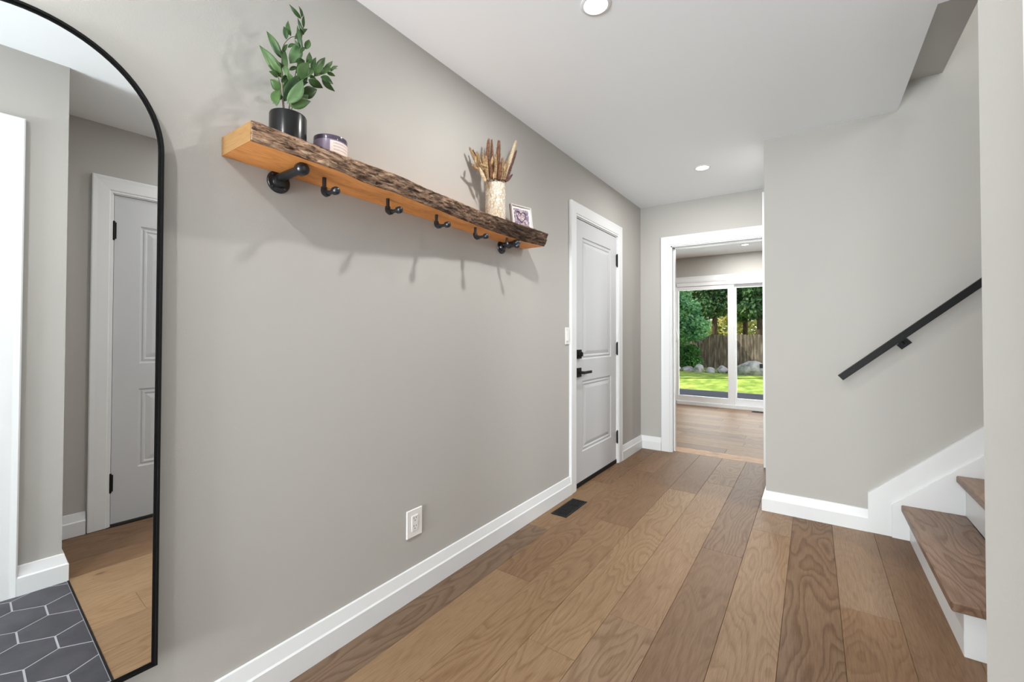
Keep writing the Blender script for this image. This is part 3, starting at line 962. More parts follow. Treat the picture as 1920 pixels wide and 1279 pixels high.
# ---- sliding patio door
sd = thing('window_1', ((SL[0] + SL[1]) / 2, YSL, 0), 'white sliding patio door looking out onto deck and lawn', 'patio door', None, 'structure')
casing(sd, [(SL[0] + .004, YSL, 0), (SL[0] + .004, YSL, SL[2]), (SL[1] - .004, YSL, SL[2]), (SL[1] - .004, YSL, 0)], (0, -1, 0))
fr = MB()
fr.box((SL[0], YSL - .004, 0), (SL[0] + .03, YSL + .12, SL[2])).box((SL[1] - .03, YSL - .004, 0), (SL[1], YSL + .12, SL[2]))
fr.box((SL[0], YSL - .004, SL[2] - .06), (SL[1], YSL + .12, SL[2])).box((SL[0], YSL - .004, -.01), (SL[1], YSL + .12, .055), .003)
fr.build('frame', 'trim', sd)
def sash(x0, x1, z0, z1, y, sl, sr, bt, tp):
    mb = MB()
    mb.box((x0, y, z0), (x0 + sl, y + .035, z1), .003).box((x1 - sr, y, z0), (x1, y + .035, z1), .003)
    mb.box((x0 + sl, y + .001, z0), (x1 - sr, y + .034, z0 + bt), .002).box((x0 + sl, y + .001, z1 - tp), (x1 - sr, y + .034, z1), .002)
    o = mb.build('sash', 'trim', sd)
    MB().box((x0 + sl - .004, y + .014, z0 + bt - .004), (x1 - sr + .004, y + .02, z1 - tp + .004)).build('pane', 'glass', o)
    return o
s1 = sash(SL[0] + .02, .438, .05, 1.945, YSL + .01, .042, .088, .098, .070)
s2 = sash(.405, SL[1] - .02, .05, 1.945, YSL + .06, .060, .055, .105, .060)
MB().tube([(SL[0] + .030, YSL + .012, 1.03), (SL[0] + .030, YSL - .012, 1.04), (SL[0] + .048, YSL - .034, 1.08), (SL[0] + .055, YSL - .04, 1.13), (SL[0] + .048, YSL - .034, 1.18), (SL[0] + .03, YSL - .012, 1.22), (SL[0] + .03, YSL + .012, 1.23)], .009, 8).sm().build('handle', 'plastic', s1)
MB().box((.458, YSL + .048, .94), (.468, YSL + .066, 1.06), .002).build('latch', 'plastic', s2)

sw2 = thing('window_added', (5.2, 2.8, 3.1), 'unseen white framed window added at the head of the stairs', 'window', None, 'structure')  # window put in out of view to go with the stair fill lamp
MB().box((5.19, 2.38, 3.1), (5.26, 2.43, 4.4), .003).box((5.19, 3.17, 3.1), (5.26, 3.22, 4.4), .003).box((5.19, 2.43, 3.1), (5.26, 3.17, 3.15), .003).box((5.19, 2.43, 4.35), (5.26, 3.17, 4.4), .003).build('frame', 'trim', sw2)
MB().box((5.22, 2.43, 3.15), (5.226, 3.17, 4.35)).build('pane', 'glass', sw2)
# ---- staircase
RISE, RUN, SX, SY0, SY1 = .206, .222, 1.880, 2.204, YS
stair = thing('staircase', (2.5, 2.75, 0), 'staircase with brown oak treads and white risers rising beside the handrail', 'staircase', None, 'structure')
for i in range(13):
    zt = .193 + i * RISE
    xr = SX + i * RUN
    y0 = 2.186 if xr < XF - .1 else SWY0
    if 0 < i and xr + .02 < XF:
        y0 = 2.186
    yw0 = 2.204 if xr < XF else SWY0
    t = MB()
    if y0 < 2.2 and xr + RUN > XF - .02:
        # tread meets the side wall part way
        t.box((xr - .035, y0, zt - .036), (XF - .001, SY1 - .031, zt), .005)
        t.box((XF - .01, SWY0 - .002, zt - .035), (xr + RUN, SY1 - .031, zt - .0002), .002)
    else:
        t.box((xr - .035, y0, zt - .036), (xr + RUN, SY1 - .031, zt), .005)
    o = t.build('tread', 'tread', stair)
    o.color = srgb(140, 116, 99)
    r = MB().box((xr, yw0 + .004, zt - .036 - (RISE - .036 if i else .157)), (xr + .02, SY1 - .03, zt - .034))
    r.build('riser', 'trim', stair)
# side face under the open end of the first treads
sf = MB()
sf.box((SX + .0005, 2.204, 0), (XF - .0, 2.224, .16))
sf.box((SX + RUN + .0005, 2.204, .155), (XF, 2.224, .16 + RISE))
sf.build('side_panel', 'trim', stair)
# skirt boards on the stair wall
slope = RISE / RUN
def skirt_poly(x0, zt0, xmax):
    return
xm = 4.9
MB().prism([(1.702, 0), (xm, 0), (xm, .226 + (xm - 1.702) * slope), (1.702, .226)], 'y', YS - .019, YS).build('skirt_board', 'trim', stair)
MB().prism([(1.806, 0), (xm, 0), (xm, .181 + (xm - 1.806) * slope), (1.806, .181)], 'y', YS - .032, YS - .018).build('skirt_panel', 'trim', stair)

# ================================================================== THINGS
# ---- arched mirror, hung very slightly off parallel
MA, MBt, MOFF = -0.0279, 0.0057, 0.0238
mn = Vector((1, MA, MBt)).normalized()
mu = Vector((0, 1, 0)); mu = (mu - mn * mu.dot(mn)).normalized()
mv = mn.cross(mu).normalized()
if mv.z < 0: mv = -mv
mc = Vector((MOFF, .156, 1.08))
def mpt(u, v, d=0.0):
    return mc + mu * u + mv * v + mn * d
RM = .2515
zb, zt_ = .285 - 1.08, 1.6225 - 1.08
def arch(r_in, nseg=40):
    pts = [(-RM + r_in, zb + r_in), (RM - r_in, zb + r_in)]
    for k in range(nseg + 1):
        a = math.pi * k / nseg
        pts.append(((RM - r_in) * math.cos(a), zt_ + (RM - r_in) * math.sin(a)))
    return pts
mir = thing('wall_mirror', (MOFF, .156, .285), 'tall arched wall mirror in a thin black metal frame', 'mirror')
fmb = MB()
rings = [(0, -.008), (0, .006), (.0055, .006), (.0055, .001), (.012, .001), (.012, -.008)]
vs = []
for rin, d in rings:
    vs += [mpt(u, v, d) for u, v in arch(rin)]
n = len(arch(0))
fs = []
for i in range(len(rings)):
    j = (i + 1) % len(rings)
    for k in range(n):
        k2 = (k + 1) % n
        fs.append((i * n + k, i * n + k2, j * n + k2, j * n + k))
fmb.add(vs, fs)
fmb.sm().build('frame', 'frame_black', mir)
ap = arch(.005)
gl = MB().add([mpt(u, v, .0) for u, v in ap], [tuple(range(len(ap)))])
gl.build('mirror_glass', 'mirror', mir, fix=False)
ap = arch(.03)
MB().add([mpt(u, v, -.001) for u, v in ap] + [mpt(u, v, -.019) for u, v in ap],
         [tuple(range(len(ap)))[::-1], tuple(range(len(ap), 2 * len(ap)))] + [(i, (i + 1) % len(ap), len(ap) + (i + 1) % len(ap), len(ap) + i) for i in range(len(ap))]).build('backing', 'frame_black', mir)

# ---- live-edge shelf
YL0, YL1 = .555, 2.188
TOPX = [(.555, .186), (.688, .185), (.859, .184), (1.048, .190), (1.293, .166), (1.631, .148), (1.795, .158), (2.014, .172), (2.19, .178)]
BOTX = [(.555, .183), (.662, .188), (.813, .190), (.947, .168), (1.067, .171), (1.258, .157), (1.503, .134), (1.733, .119), (1.984, .122), (2.19, .150)]
def lerp(tab, t):
    if t <= tab[0][0]: return tab[0][1]
    for (a, va), (b, vb) in zip(tab[:-1], tab[1:]):
        if t <= b:
            s = (t - a) / (b - a); s = s * s * (3 - 2 * s)
            return va + (vb - va) * s
    return tab[-1][1]
def sz_bot(y): return 1.6755 - .007 * (y - YL0)
def sz_top(y): return 1.731 + .002 * (y - YL0)
shelf = thing('wall_shelf', (.09, 1.37, 1.67), 'live-edge pine wall shelf on black pipe brackets with coat hooks', 'shelf')
NS = 120
mb = MB()
vs = []; fs = []
for i in range(NS + 1):
    y = YL0 + (YL1 - YL0) * i / NS
    xb, xt = lerp(BOTX, y), lerp(TOPX, y)
    vs += [(0.001, y, sz_bot(y)), (xb - .004, y, sz_bot(y)), (xt - .004, y, sz_top(y)), (0.001, y, sz_top(y))]
for i in range(NS):
    for k in range(4):
        k2 = (k + 1) % 4
        fs.append((i * 4 + k, i * 4 + k2, i * 4 + 4 + k2, i * 4 + 4 + k))
e0, e1 = (0, 1, 2, 3), tuple(NS * 4 + k for k in range(4))
mb.add(vs, fs + [e1])
mb.build('board', 'pine', shelf)
# sawn end, slightly different grain
MB().add([(0.001, YL0 - .0008, sz_bot(YL0)), (.181, YL0 - .0008, sz_bot(YL0)), (.184, YL0 - .0008, sz_top(YL0)), (0.001, YL0 - .0008, sz_top(YL0)),
          (0.001, YL0 + .004, sz_bot(YL0)), (.181, YL0 + .004, sz_bot(YL0)), (.184, YL0 + .004, sz_top(YL0)), (0.001, YL0 + .004, sz_top(YL0))],
         [(0, 1, 2, 3), (4, 5, 6, 7), (0, 1, 5, 4), (1, 2, 6, 5), (2, 3, 7, 6), (3, 0, 4, 7)]).build('sawn_end', 'endgrain', shelf)
NB, NV = 420, 18
mb = MB(); vs = []; fs = []
from mathutils import noise as mnoise
for i in range(NB + 1):
    y = YL0 + (YL1 - YL0) * i / NB
    xb, xt = lerp(BOTX, y), lerp(TOPX, y)
    z0, z1 = sz_bot(y) , sz_top(y)
    wob0 = .0022 * mnoise.noise((y * 30, 0, 5)); wob1 = .0022 * mnoise.noise((y * 34, 3, 9))
    row = [(xb - .006, y, z0 + .0006)]
    for k in range(NV + 1):
        t = k / NV
        x = xb + (xt - xb) * t + .003 * math.sin(math.pi * t)
        q = Vector((y * 22, t * 7.0, 1.3))
        d = .0050 * mnoise.noise(q) + .0036 * mnoise.noise(q * 2.7) + .0022 * mnoise.noise(q * 6.1)
        d *= min(1, 6 * t + .25, 6 * (1 - t) + .25)
        row.append((x + d, y, z0 - .0006 + wob0 * (1 - t) + (z1 - z0 + .001) * t + wob1 * t))
    row.append((xt - .006, y, z1 - .0004))
    vs += row
m = NV + 3
for i in range(NB):
    for k in range(m - 1):
        fs.append((i * m + k, i * m + k + 1, i * m + m + k + 1, i * m + m + k))
fs.append(tuple(range(m))); fs.append(tuple(NB * m + k for k in range(m)))
mb.add(vs, fs)
o = mb.build('bark_edge', 'bark', shelf)
shade(o)

def pipe_bracket(y, xe):
    z = sz_bot(y) - .0165
    b = MB().lathe([(.0135, 0), (.0135, xe)], (.006, y, z), (1, 0, 0), 20).sm().build('pipe_bracket', 'iron', shelf)
    fl = MB().lathe([(.037, 0), (.037, .004), (.035, .0065), (.022, .0075), (.020, .012), (.0185, .020), (.0165, .021)], (.001, y, z - .012), (1, 0, 0), 36)
    fl.sm().build('flange', 'iron', b)
    for k in range(4):
        a = math.pi / 4 + math.pi / 2 * k
        MB().lathe([(.0046, 0), (.0046, .0015), (.003, .0032)], (.0075, y + .0285 * math.cos(a), z - .012 + .0285 * math.sin(a)), (1, 0, 0), 10).sm().build('screw', 'iron', b)
    MB().lathe([(.0165, -.018), (.0200, -.015), (.0205, -.002), (.0195, .005), (.0145, .0105), (.006, .0125)], (xe, y, z), (1, 0, 0), 20).sm().build('end_cap', 'iron', b)
    return b
pipe_bracket(.721, .150)
pipe_bracket(1.962, .112)
def hook(y, x0=.092, xe=.160):
    zt = sz_bot(y) + .001
    ze = 1.617
    pts = [(x0, y, zt), (x0, y, ze + .016)]
    for k in range(1, 7):
        a = math.pi / 2 * k / 6
        pts.append((x0 + .016 - .016 * math.cos(a), y, ze + .016 - .016 * math.sin(a)))
    pts.append((xe, y, ze))
    h = MB().tube(pts, .0068, 12).sm().build('coat_hook', 'iron', shelf)
    MB().tube([(x0, y, ze + .024), (x0, y, ze + .014), (x0 + .004, y, ze + .006), (x0 + .012, y, ze), (x0 + .024, y, ze)], [.0100, .0112, .0120, .0112, .0100], 14).sm().build('elbow', 'iron', h)
    MB().lathe([(.0100, -.013), (.0130, -.010), (.0135, -.002), (.0128, .005), (.0095, .0105), (.005, .0128)], (xe, y, ze), (1, 0, 0), 16).sm().build('end_cap', 'iron', h)
for yh in (.828, 1.094, 1.358, 1.624, 1.890):
    hook(yh)

ST = 1.7325       # shelf top
# ---- potted plant
PC = Vector((.088, .706, ST))
plant = thing('potted_plant', PC, 'green leafy artificial plant in a satin black pot on the shelf', 'plant')
pr = .0535
pot = MB().lathe([(pr - .003, 0), (pr, .003), (pr, .096), (pr - .0015, .1005), (pr - .004, .1015), (pr - .0065, .100), (pr - .0065, .08)], PC, (0, 0, 1), 48, True, False).sm().build('pot', 'pot', plant)
MB().lathe([(.001, .083), (pr - .006, .081)], PC, (0, 0, 1), 32, False, False).build('soil', 'soil', plant)
def pp(u, v, x): return at(400 + u / 3.366, v / 3.366, 'x', x)
def stem_tube(pts, r=.0016):
    P = [pp(u, v, x) for u, v, x in pts]
    # smooth
    Q = []
    for i in range(len(P) - 1):
        p0, p1, p2, p3 = P[max(i - 1, 0)], P[i], P[i + 1], P[min(i + 2, len(P) - 1)]
        for k in range(5):
            t = k / 5
            Q.append(.5 * ((2 * p1) + (p2 - p0) * t + (2 * p0 - 5 * p1 + 4 * p2 - p3) * t * t + (3 * p1 - p0 - 3 * p2 + p3) * t ** 3))
    Q.append(P[-1])
    MB().tube(Q, [r * (1 - .5 * i / len(Q)) for i in range(len(Q))], 6).sm().build('stem', 'stem', plant)
stem_tube([(452, 720, .085), (440, 600, .085), (432, 430, .08), (438, 300, .075), (490, 236, .075), (545, 235, .08)])
stem_tube([(470, 720, .09), (500, 560, .09), (538, 370, .09), (555, 260, .095), (572, 120, .10), (555, 70, .10)])
stem_tube([(485, 720, .095), (530, 580, .10), (575, 490, .11), (660, 478, .12), (745, 440, .125), (780, 432, .125)])
stem_tube([(445, 720, .08), (425, 560, .075), (400, 460, .07), (350, 370, .065)])
stem_tube([(480, 720, .10), (490, 620, .11), (540, 540, .12)])
prng = random.Random(7)
def leaf(b, tpt, wpx, x0=None, mat='leaf', x1=None, bend=.10):
    xx0 = x0 if x0 is not None else prng.uniform(.07, .12)
    xx1 = x1 if x1 is not None else xx0 + prng.uniform(-.02, .03)
    B, T = pp(*b, xx0), pp(*tpt, xx1)
    d = T - B
    Ln = d.length
    view = ((B + T) / 2 - CAM).normalized()
    side = d.cross(view).normalized()
    nrm = side.cross(d).normalized()
    if nrm.dot(view) > 0: nrm = -nrm
    # roll the blade so that the leaves do not all face the viewer
    roll = prng.uniform(-.55, .55)
    sd_, nr_ = side * math.cos(roll) + nrm * math.sin(roll), nrm * math.cos(roll) - side * math.sin(roll)
    W = 1.1 * wpx / 3.366 / FPX * ((B + T) / 2 - CAM).dot(C_F) / max(.75, math.cos(roll))
    bsg = prng.choice((-1, 1)) * bend
    rows = 9
    vs = []; fs = []
    for i in range(rows + 1):
        t = i / rows
        wdt = W / 2 * (math.sin(math.pi * t ** .74) ** .95) * (1 - .10 * t) if 0 < t < 1 else 0.0003
        c = B + d * t + nr_ * (Ln * .10 * math.sin(math.pi * t)) + sd_ * (bsg * Ln * math.sin(math.pi * t) * .5)
        fold = wdt * .28
        vs += [c - sd_ * wdt + nr_ * fold, c - sd_ * wdt * .5 + nr_ * fold * .35, c, c + sd_ * wdt * .5 + nr_ * fold * .35, c + sd_ * wdt + nr_ * fold]
    for i in range(rows):
        for k in range(4):
            fs.append((i * 5 + k, i * 5 + k + 1, i * 5 + 6 + k, i * 5 + 5 + k))
    mb = MB().add(vs, fs)
    o = mb.build('leaf', mat, plant, fix=False)
    shade(o)
    so = o.modifiers.new('thick', 'SOLIDIFY'); so.thickness = .0005
LV = [((440, 495), (290, 285), 62, .07, 'leaf', .05), ((432, 470), (330, 330), 50, .075, 'leaf', .06), ((428, 560), (360, 500), 58, .07, 'leaf', .06),
      ((430, 370), (335, 195), 46, .07, 'leaf', .055), ((452, 390), (400, 300), 26, .075, 'leaf_dark', .07),
      ((400, 670), (425, 560), 50, .10, 'leaf', .08), ((462, 250), (445, 165), 30, .075, 'leaf', .07), ((490, 228), (474, 130), 28, .075, 'leaf', .07),
      ((555, 118), (478, 25), 24, .10, 'leaf_dark', .095), ((558, 110), (538, 38), 16, .10, 'leaf_dark', .10), ((570, 175), (572, 98), 18, .10, 'leaf_dark', .10),
      ((572, 220), (532, 112), 20, .098, 'leaf_dark', .095), ((562, 320), (530, 160), 28, .095, 'leaf_dark', .095), ((585, 312), (604, 250), 34, .10, 'leaf', .10),
      ((512, 247), (595, 183), 30, .08, 'leaf', .085), ((484, 402), (540, 262), 66, .08, 'leaf_pale', .075), ((455, 470), (452, 315), 32, .085, 'leaf_dark', .08),
      ((448, 640), (535, 472), 78, .105, 'leaf_dark', .11), ((466, 655), (562, 500), 66, .125, 'leaf_pale', .13), ((486, 672), (615, 640), 64, .12, 'leaf', .135),
      ((548, 600), (655, 565), 66, .115, 'leaf_dark', .125), ((538, 505), (604, 395), 66, .11, 'leaf', .115), ((520, 392), (578, 384), 42, .09, 'leaf', .095),
      ((588, 405), (606, 328), 32, .105, 'leaf', .105), ((560, 492), (645, 440), 50, .115, 'leaf', .12), ((622, 452), (648, 362), 30, .118, 'leaf_dark', .12),
      ((636, 482), (706, 362), 42, .12, 'leaf', .122), ((698, 428), (752, 384), 22, .122, 'leaf', .124), ((678, 472), (752, 433), 30, .122, 'leaf', .125),
      ((740, 452), (788, 418), 16, .125, 'leaf', .125), ((676, 485), (757, 533), 36, .122, 'leaf', .126), ((684, 495), (768, 578), 36, .12, 'leaf_dark', .126),
      ((600, 500), (692, 556), 48, .12, 'leaf_dark', .126), ((478, 442), (538, 428), 22, .09, 'leaf', .09), ((447, 425), (388, 380), 22, .085, 'leaf_dark', .08),
      ((470, 485), (456, 408), 30, .09, 'leaf', .09), ((520, 460), (575, 395), 40, .10, 'leaf_dark', .10), ((430, 520), (462, 470), 34, .085, 'leaf_dark', .085),
      ((470, 300), (530, 285), 18, .078, 'leaf', .08), ((575, 520), (590, 470), 26, .115, 'leaf_dark', .115), ((420, 330), (410, 270), 18, .072, 'leaf', .07)]
LV += [((430, 600), (375, 655), 34, .08, 'leaf_dark', .085), ((515, 560), (600, 520), 40, .11, 'leaf_dark', .115), ((530, 640), (600, 600), 44, .115, 'leaf', .125),
       ((610, 475), (660, 520), 30, .118, 'leaf', .122), ((650, 470), (690, 410), 26, .12, 'leaf_dark', .122), ((715, 455), (770, 480), 22, .123, 'leaf', .126),
       ((545, 330), (585, 300), 20, .095, 'leaf_dark', .1), ((548, 300), (515, 250), 20, .093, 'leaf', .09), ((440, 330), (470, 280), 22, .076, 'leaf', .08),
       ((415, 480), (350, 450), 36, .07, 'leaf_dark', .065), ((405, 450), (340, 400), 34, .07, 'leaf', .06), ((500, 520), (470, 455), 34, .1, 'leaf', .1),
       ((560, 560), (640, 600), 40, .115, 'leaf', .12), ((440, 560), (478, 500), 40, .09, 'leaf', .095)]
for b, t, wp, x0, mt, x1 in LV:
    leaf(b, t, wp, x0, mt, x1)

# ---- candle
CC = Vector((.098, .846, ST))
cand = thing('jar_candle', CC, 'lavender glass jar candle with a cream label on the shelf', 'candle')
cr = .0535
MB().lathe([(cr - .006, 0), (cr - .002, .003), (cr, .008), (cr, .058)], CC, (0, 0, 1), 48, True, False).sm().build('jar', 'lavender', cand)
MB().lathe([(cr, .058), (cr + .0005, .070), (cr, .0725), (cr - .002, .073), (cr - .0035, .071), (cr - .0035, .05)], CC, (0, 0, 1), 48, False, False).sm().build('rim', 'lavender_rim', cand)
MB().lathe([(.001, .053), (cr - .003, .052)], CC, (0, 0, 1), 40, False, False).build('wax', 'wax', cand)
for k in range(3):
    a = 2 * math.pi * k / 3
    MB().lathe([(.0012, .05), (.0012, .062)], CC + Vector((.02 * math.cos(a), .02 * math.sin(a), 0)), (0, 0, 1), 6).build('wick', 'soil', cand)
a0, a1 = math.radians(-34), math.radians(62)
vs = []; fs = []; NLS = 16
for k in range(NLS + 1):
    a = a0 + (a1 - a0) * k / NLS
    for z in (.012, .054):
        vs.append(CC + Vector(((cr + .0006) * math.cos(a), (cr + .0006) * math.sin(a), z)))
for k in range(NLS):
    fs.append((2 * k, 2 * k + 2, 2 * k + 3, 2 * k + 1))
lb = MB().add(vs, fs).build('label', 'label', cand, fix=False)
uv = lb.data.uv_layers.new(name='UVMap')
for poly in lb.data.polygons:
    for li in poly.loop_indices:
        vi = lb.data.loops[li].vertex_index
        uv.data[li].uv = ((vi // 2) / NLS, vi % 2)
shade(lb)

# ---- vase of dried grasses
VC = Vector((.082, 1.800, ST))
vr = .0535
vase = thing('vase', VC, 'cylindrical vase clad in pale mother-of-pearl chips, holding dried grasses', 'vase')
MB().lathe([(vr - .004, 0), (vr, .004), (vr, .196), (vr - .002, .1985), (vr - .005, .197), (vr - .006, .06)], VC, (0, 0, 1), 48, True, False).sm().build('body', 'pearl', vase)
grass = thing('dried_grasses', VC + Vector((0, 0, .065)), 'bunch of dried tan and russet grass plumes standing in the vase', 'dried flowers')
def gp(u, v, x): return at(840 + u / 4.918, 240 + v / 4.918, 'x', x)
grng = random.Random(3)
def plume(b, h0, tip, wpx, x0, x1, mat, fluff=.30):
    """stalk from inside the vase to h0, bushy head from h0 to the tip"""
    B = VC + Vector((grng.uniform(-.03, .03), grng.uniform(-.03, .03), .065))
    H, T = gp(*h0, x0 + (x1 - x0) * .4), gp(*tip, x1)
    st = MB().tube([B, B.lerp(H, .6) + Vector((0, 0, .004)), H, H.lerp(T, .5)], .0013, 5).sm().build('stalk', 'plume_tan', grass)
    W = 1.9 * wpx / 4.918 / FPX * (T - CAM).dot(C_F) / 2
    d = T - H
    ax = d.normalized(); u = ax.orthogonal().normalized(); w = ax.cross(u)
    mb = MB()
    # core
    n = 10; pts = [H + d * (k / n) for k in range(n + 1)]
    mb.tube(pts, [W * .55 * (math.sin(math.pi * min(1, .18 + .76 * (k / n))) ** .5) + .0006 for k in range(n + 1)], 8)
    # bristles
    nb = int(260 + 4200 * d.length)
    for k in range(nb):
        t = grng.random()
        a = grng.uniform(0, 6.283)
        rr = W * (math.sin(math.pi * min(1, .18 + .76 * t)) ** .5)
        rad = u * math.cos(a) + w * math.sin(a)
        c0 = H + d * t + rad * rr * .25
        c1 = c0 + rad * rr * grng.uniform(.25, .85) + ax * grng.uniform(.003, .012)
        s = ax.cross(rad) * .0010
        mb.add([c0 - s, c0 + s, c1], [(0, 1, 2)])
    hd = mb.build('plume', mat, grass, fix=False)
    return hd
PL = [((345, 470), (375, 110), 34, .07, .06, 'plume_brown'), ((415, 470), (402, 116), 26, .075, .065, 'plume_brown'), ((450, 470), (470, 122), 38, .085, .08, 'plume_brown'),
      ((345, 490), (202, 188), 34, .07, .04, 'plume_tan'), ((335, 470), (232, 208), 24, .06, .035, 'plume_brown'), ((330, 440), (268, 225), 34, .08, .06, 'plume_tan'),
      ((355, 480), (318, 240), 36, .085, .07, 'plume_tan'), ((360, 480), (350, 260), 34, .09, .08, 'plume_tan'), ((430, 470), (440, 250), 34, .09, .085, 'plume_tan'),
      ((485, 480), (505, 280), 32, .085, .085, 'plume_tan'), ((505, 480), (545, 300), 30, .08, .085, 'plume_tan'), ((515, 480), (625, 128), 36, .08, .075, 'plume_cream'),
      ((530, 495), (628, 215), 24, .085, .09, 'plume_wine'), ((545, 490), (588, 436), 16, .09, .10, 'plume_wine'), ((300, 400), (215, 340), 24, .085, .07, 'plume_tan'),
      ((400, 470), (385, 300), 36, .095, .09, 'plume_brown'), ((470, 480), (480, 330), 36, .095, .095, 'plume_brown'), ((345, 490), (290, 370), 30, .09, .085, 'plume_cream')]
for h0, tp, wp, x0, x1, mt in PL:
    plume(None, h0, tp, wp, x0, x1, mt)
for (u0, v0), (u1, v1), x in (((300, 335), (365, 365), .10), ((402, 340), (412, 262), .10), ((250, 330), (258, 262), .08), ((420, 470), (425, 405), .11), ((515, 400), (528, 330), .10)):
    A, B = gp(u0, v0, x), gp(u1, v1, x)
    n = 8
    MB().tube([A.lerp(B, k / n) for k in range(n + 1)], [.0010 + .0062 * math.sin(math.pi * (.08 + .9 * k / n)) for k in range(n + 1)], 10).sm().build('bunny_tail', 'plume_tan', grass)
    MB().tube([VC + Vector((0, 0, .066)), A.lerp(VC + Vector((0, 0, .2)), .5), A], .001, 5).build('stalk', 'plume_tan', grass)

# ---- small framed picture leaning behind the vase
FTL, FTR = Vector((.058, 1.935, 0)), Vector((.102, 2.099, 0))
fu = (FTR - FTL).normalized()
fw = .150
FL = FTR - fu * fw
fnorm = Vector((fu.y, -fu.x, 0))
if fnorm.x < 0: fnorm = -fnorm
FH = .140
lean = .16
fup = (Vector((0, 0, 1)) - fnorm * lean).normalized()
fout = fu.cross(fup).normalized()
if fout.dot(fnorm) < 0: fout = -fout
F0 = Vector((FL.x, FL.y, ST)) + fnorm * (lean * FH)
def fpt(u, v, d): return F0 + fu * u + fup * v + fout * d
pic = thing('picture_frame', F0 + fu * fw / 2, 'small framed heart picture leaning behind the vase on the shelf', 'picture')
def slabp(u0, u1, v0, v1, d0, d1):
    return [fpt(u0, v0, d0), fpt(u1, v0, d0), fpt(u1, v1, d0), fpt(u0, v1, d0), fpt(u0, v0, d1), fpt(u1, v0, d1), fpt(u1, v1, d1), fpt(u0, v1, d1)]
BXF = [(0, 3, 2, 1), (4, 5, 6, 7), (0, 1, 5, 4), (1, 2, 6, 5), (2, 3, 7, 6), (3, 0, 4, 7)]
fb = .006
fr = MB()
for r in ((0, fw, 0, fb), (0, fw, FH - fb, FH), (0, fb, fb, FH - fb), (fw - fb, fw, fb, FH - fb)):
    fr.add(slabp(*r, 0, .014), BXF)
fr.build('frame', 'pframe', pic)
MB().add(slabp(-.0008, fw + .0008, -.0002, FH + .0008, -.003, .003), BXF).build('backing', 'pedge', pic)
MB().add(slabp(fb, fw - fb, fb, FH - fb, .002, .006), BXF).build('mat_board', 'pmat', pic)
ar = MB().add(slabp(.020, fw - .020, .018, FH - .020, .006, .0072), BXF).build('print', 'art', pic)
hp = []
for k in range(49):
    t = 2 * math.pi * k / 48
    hx = 16 * math.sin(t) ** 3; hz = 13 * math.cos(t) - 5 * math.cos(2 * t) - 2 * math.cos(3 * t) - math.cos(4 * t)
    hp.append(fpt(fw / 2 - .004 + hx * .0023, FH / 2 + .006 + hz * .0023, .0078))
MB().tube(hp, .0022, 6).build('heart_outline', 'heart', ar)

# ---- outlet and switch on the left wall
ot = thing('wall_outlet', (0, 1.322, .258), 'white double outlet in its wall plate near the baseboard', 'outlet')
MB().box((.0, 1.277, .259), (.007, 1.367, .380), .0028).build('cover_plate', 'plastic', ot)
rc = MB().box((.005, 1.3035, .286), (.0095, 1.3385, .353), .001).build('receptacle', 'plastic', ot)
for zc in (.302, .337):
    for dy, h in ((-.0065, .0080), (.0065, .0065)):
        MB().box((.0092, 1.321 + dy - .0011, zc + .002), (.0099, 1.321 + dy + .0011, zc + .002 + h)).build('slot', 'black', rc)
    MB().lathe([(.0024, 0), (.0024, .0008)], (.0092, 1.321, zc - .0055), (1, 0, 0), 10).build('ground_hole', 'black', rc)
sw = thing('light_switch', (0, 2.765, 1.075), 'white rocker light switch plate beside the door casing', 'switch')
MB().box((.0, 2.728, 1.075), (.007, 2.792, 1.196), .0028).build('cover_plate', 'plastic', sw)
MB().prism([(.005, 1.103), (.0125, 1.103), (.0085, 1.137), (.0100, 1.168), (.005, 1.168)], 'y', 2.744, 2.777).build('rocker', 'plastic', sw)
MB().lathe([(.003, 0), (.003, .001)], (.0068, 2.7605, 1.092), (1, 0, 0), 10).build('indicator', 'pedge', sw)

# ---- floor registers
def register(name, x0, x1, y0, y1, label, along='y'):
    t = thing(name, ((x0 + x1) / 2, (y0 + y1) / 2, 0), label, 'floor vent', 'black floor registers')
    b = .014
    fr = MB()
    fr.box((x0, y0, -.001), (x1, y0 + b, .005), .0015).box((x0, y1 - b, -.001), (x1, y1, .005), .0015)
    fr.box((x0, y0 + b, -.001), (x0 + b, y1 - b, .005), .0015).box((x1 - b, y0 + b, -.001), (x1, y1 - b, .005), .0015)
    fr.build('frame', 'black', t)
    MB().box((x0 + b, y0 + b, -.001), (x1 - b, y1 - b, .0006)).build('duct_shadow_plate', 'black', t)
    n = 6
    for k in range(n):
        if along == 'y':
            xa = x0 + b + (x1 - x0 - 2 * b) * (k + .25) / n; xb = x0 + b + (x1 - x0 - 2 * b) * (k + .72) / n
            MB().box((xa, y0 + b, .0004), (xb, y1 - b, .0042), .0006).build('slat', 'black', t)
        else:
            ya = y0 + b + (y1 - y0 - 2 * b) * (k + .25) / n; yb = y0 + b + (y1 - y0 - 2 * b) * (k + .72) / n
            MB().box((x0 + b, ya, .0004), (x1 - b, yb, .0042), .0006).build('slat', 'black', t)
    for k in (1, 2):
        if along == 'y':
            yc = y0 + (y1 - y0) * k / 3
            MB().box((x0 + b, yc - .004, .0004), (x1 - b, yc + .004, .0046)).build('crossbar', 'black', t)
        else:
            xc = x0 + (x1 - x0) * k / 3
            MB().box((xc - .004, y0 + b, .0004), (xc + .004, y1 - b, .0046)).build('crossbar', 'black', t)
    return t
register('floor_register', .062, .172, 2.425, 2.730, 'black slotted floor register by the baseboard near the door')
register('floor_register', .690, .990, 7.30, 7.40, 'black slotted floor register in front of the patio door', 'x')

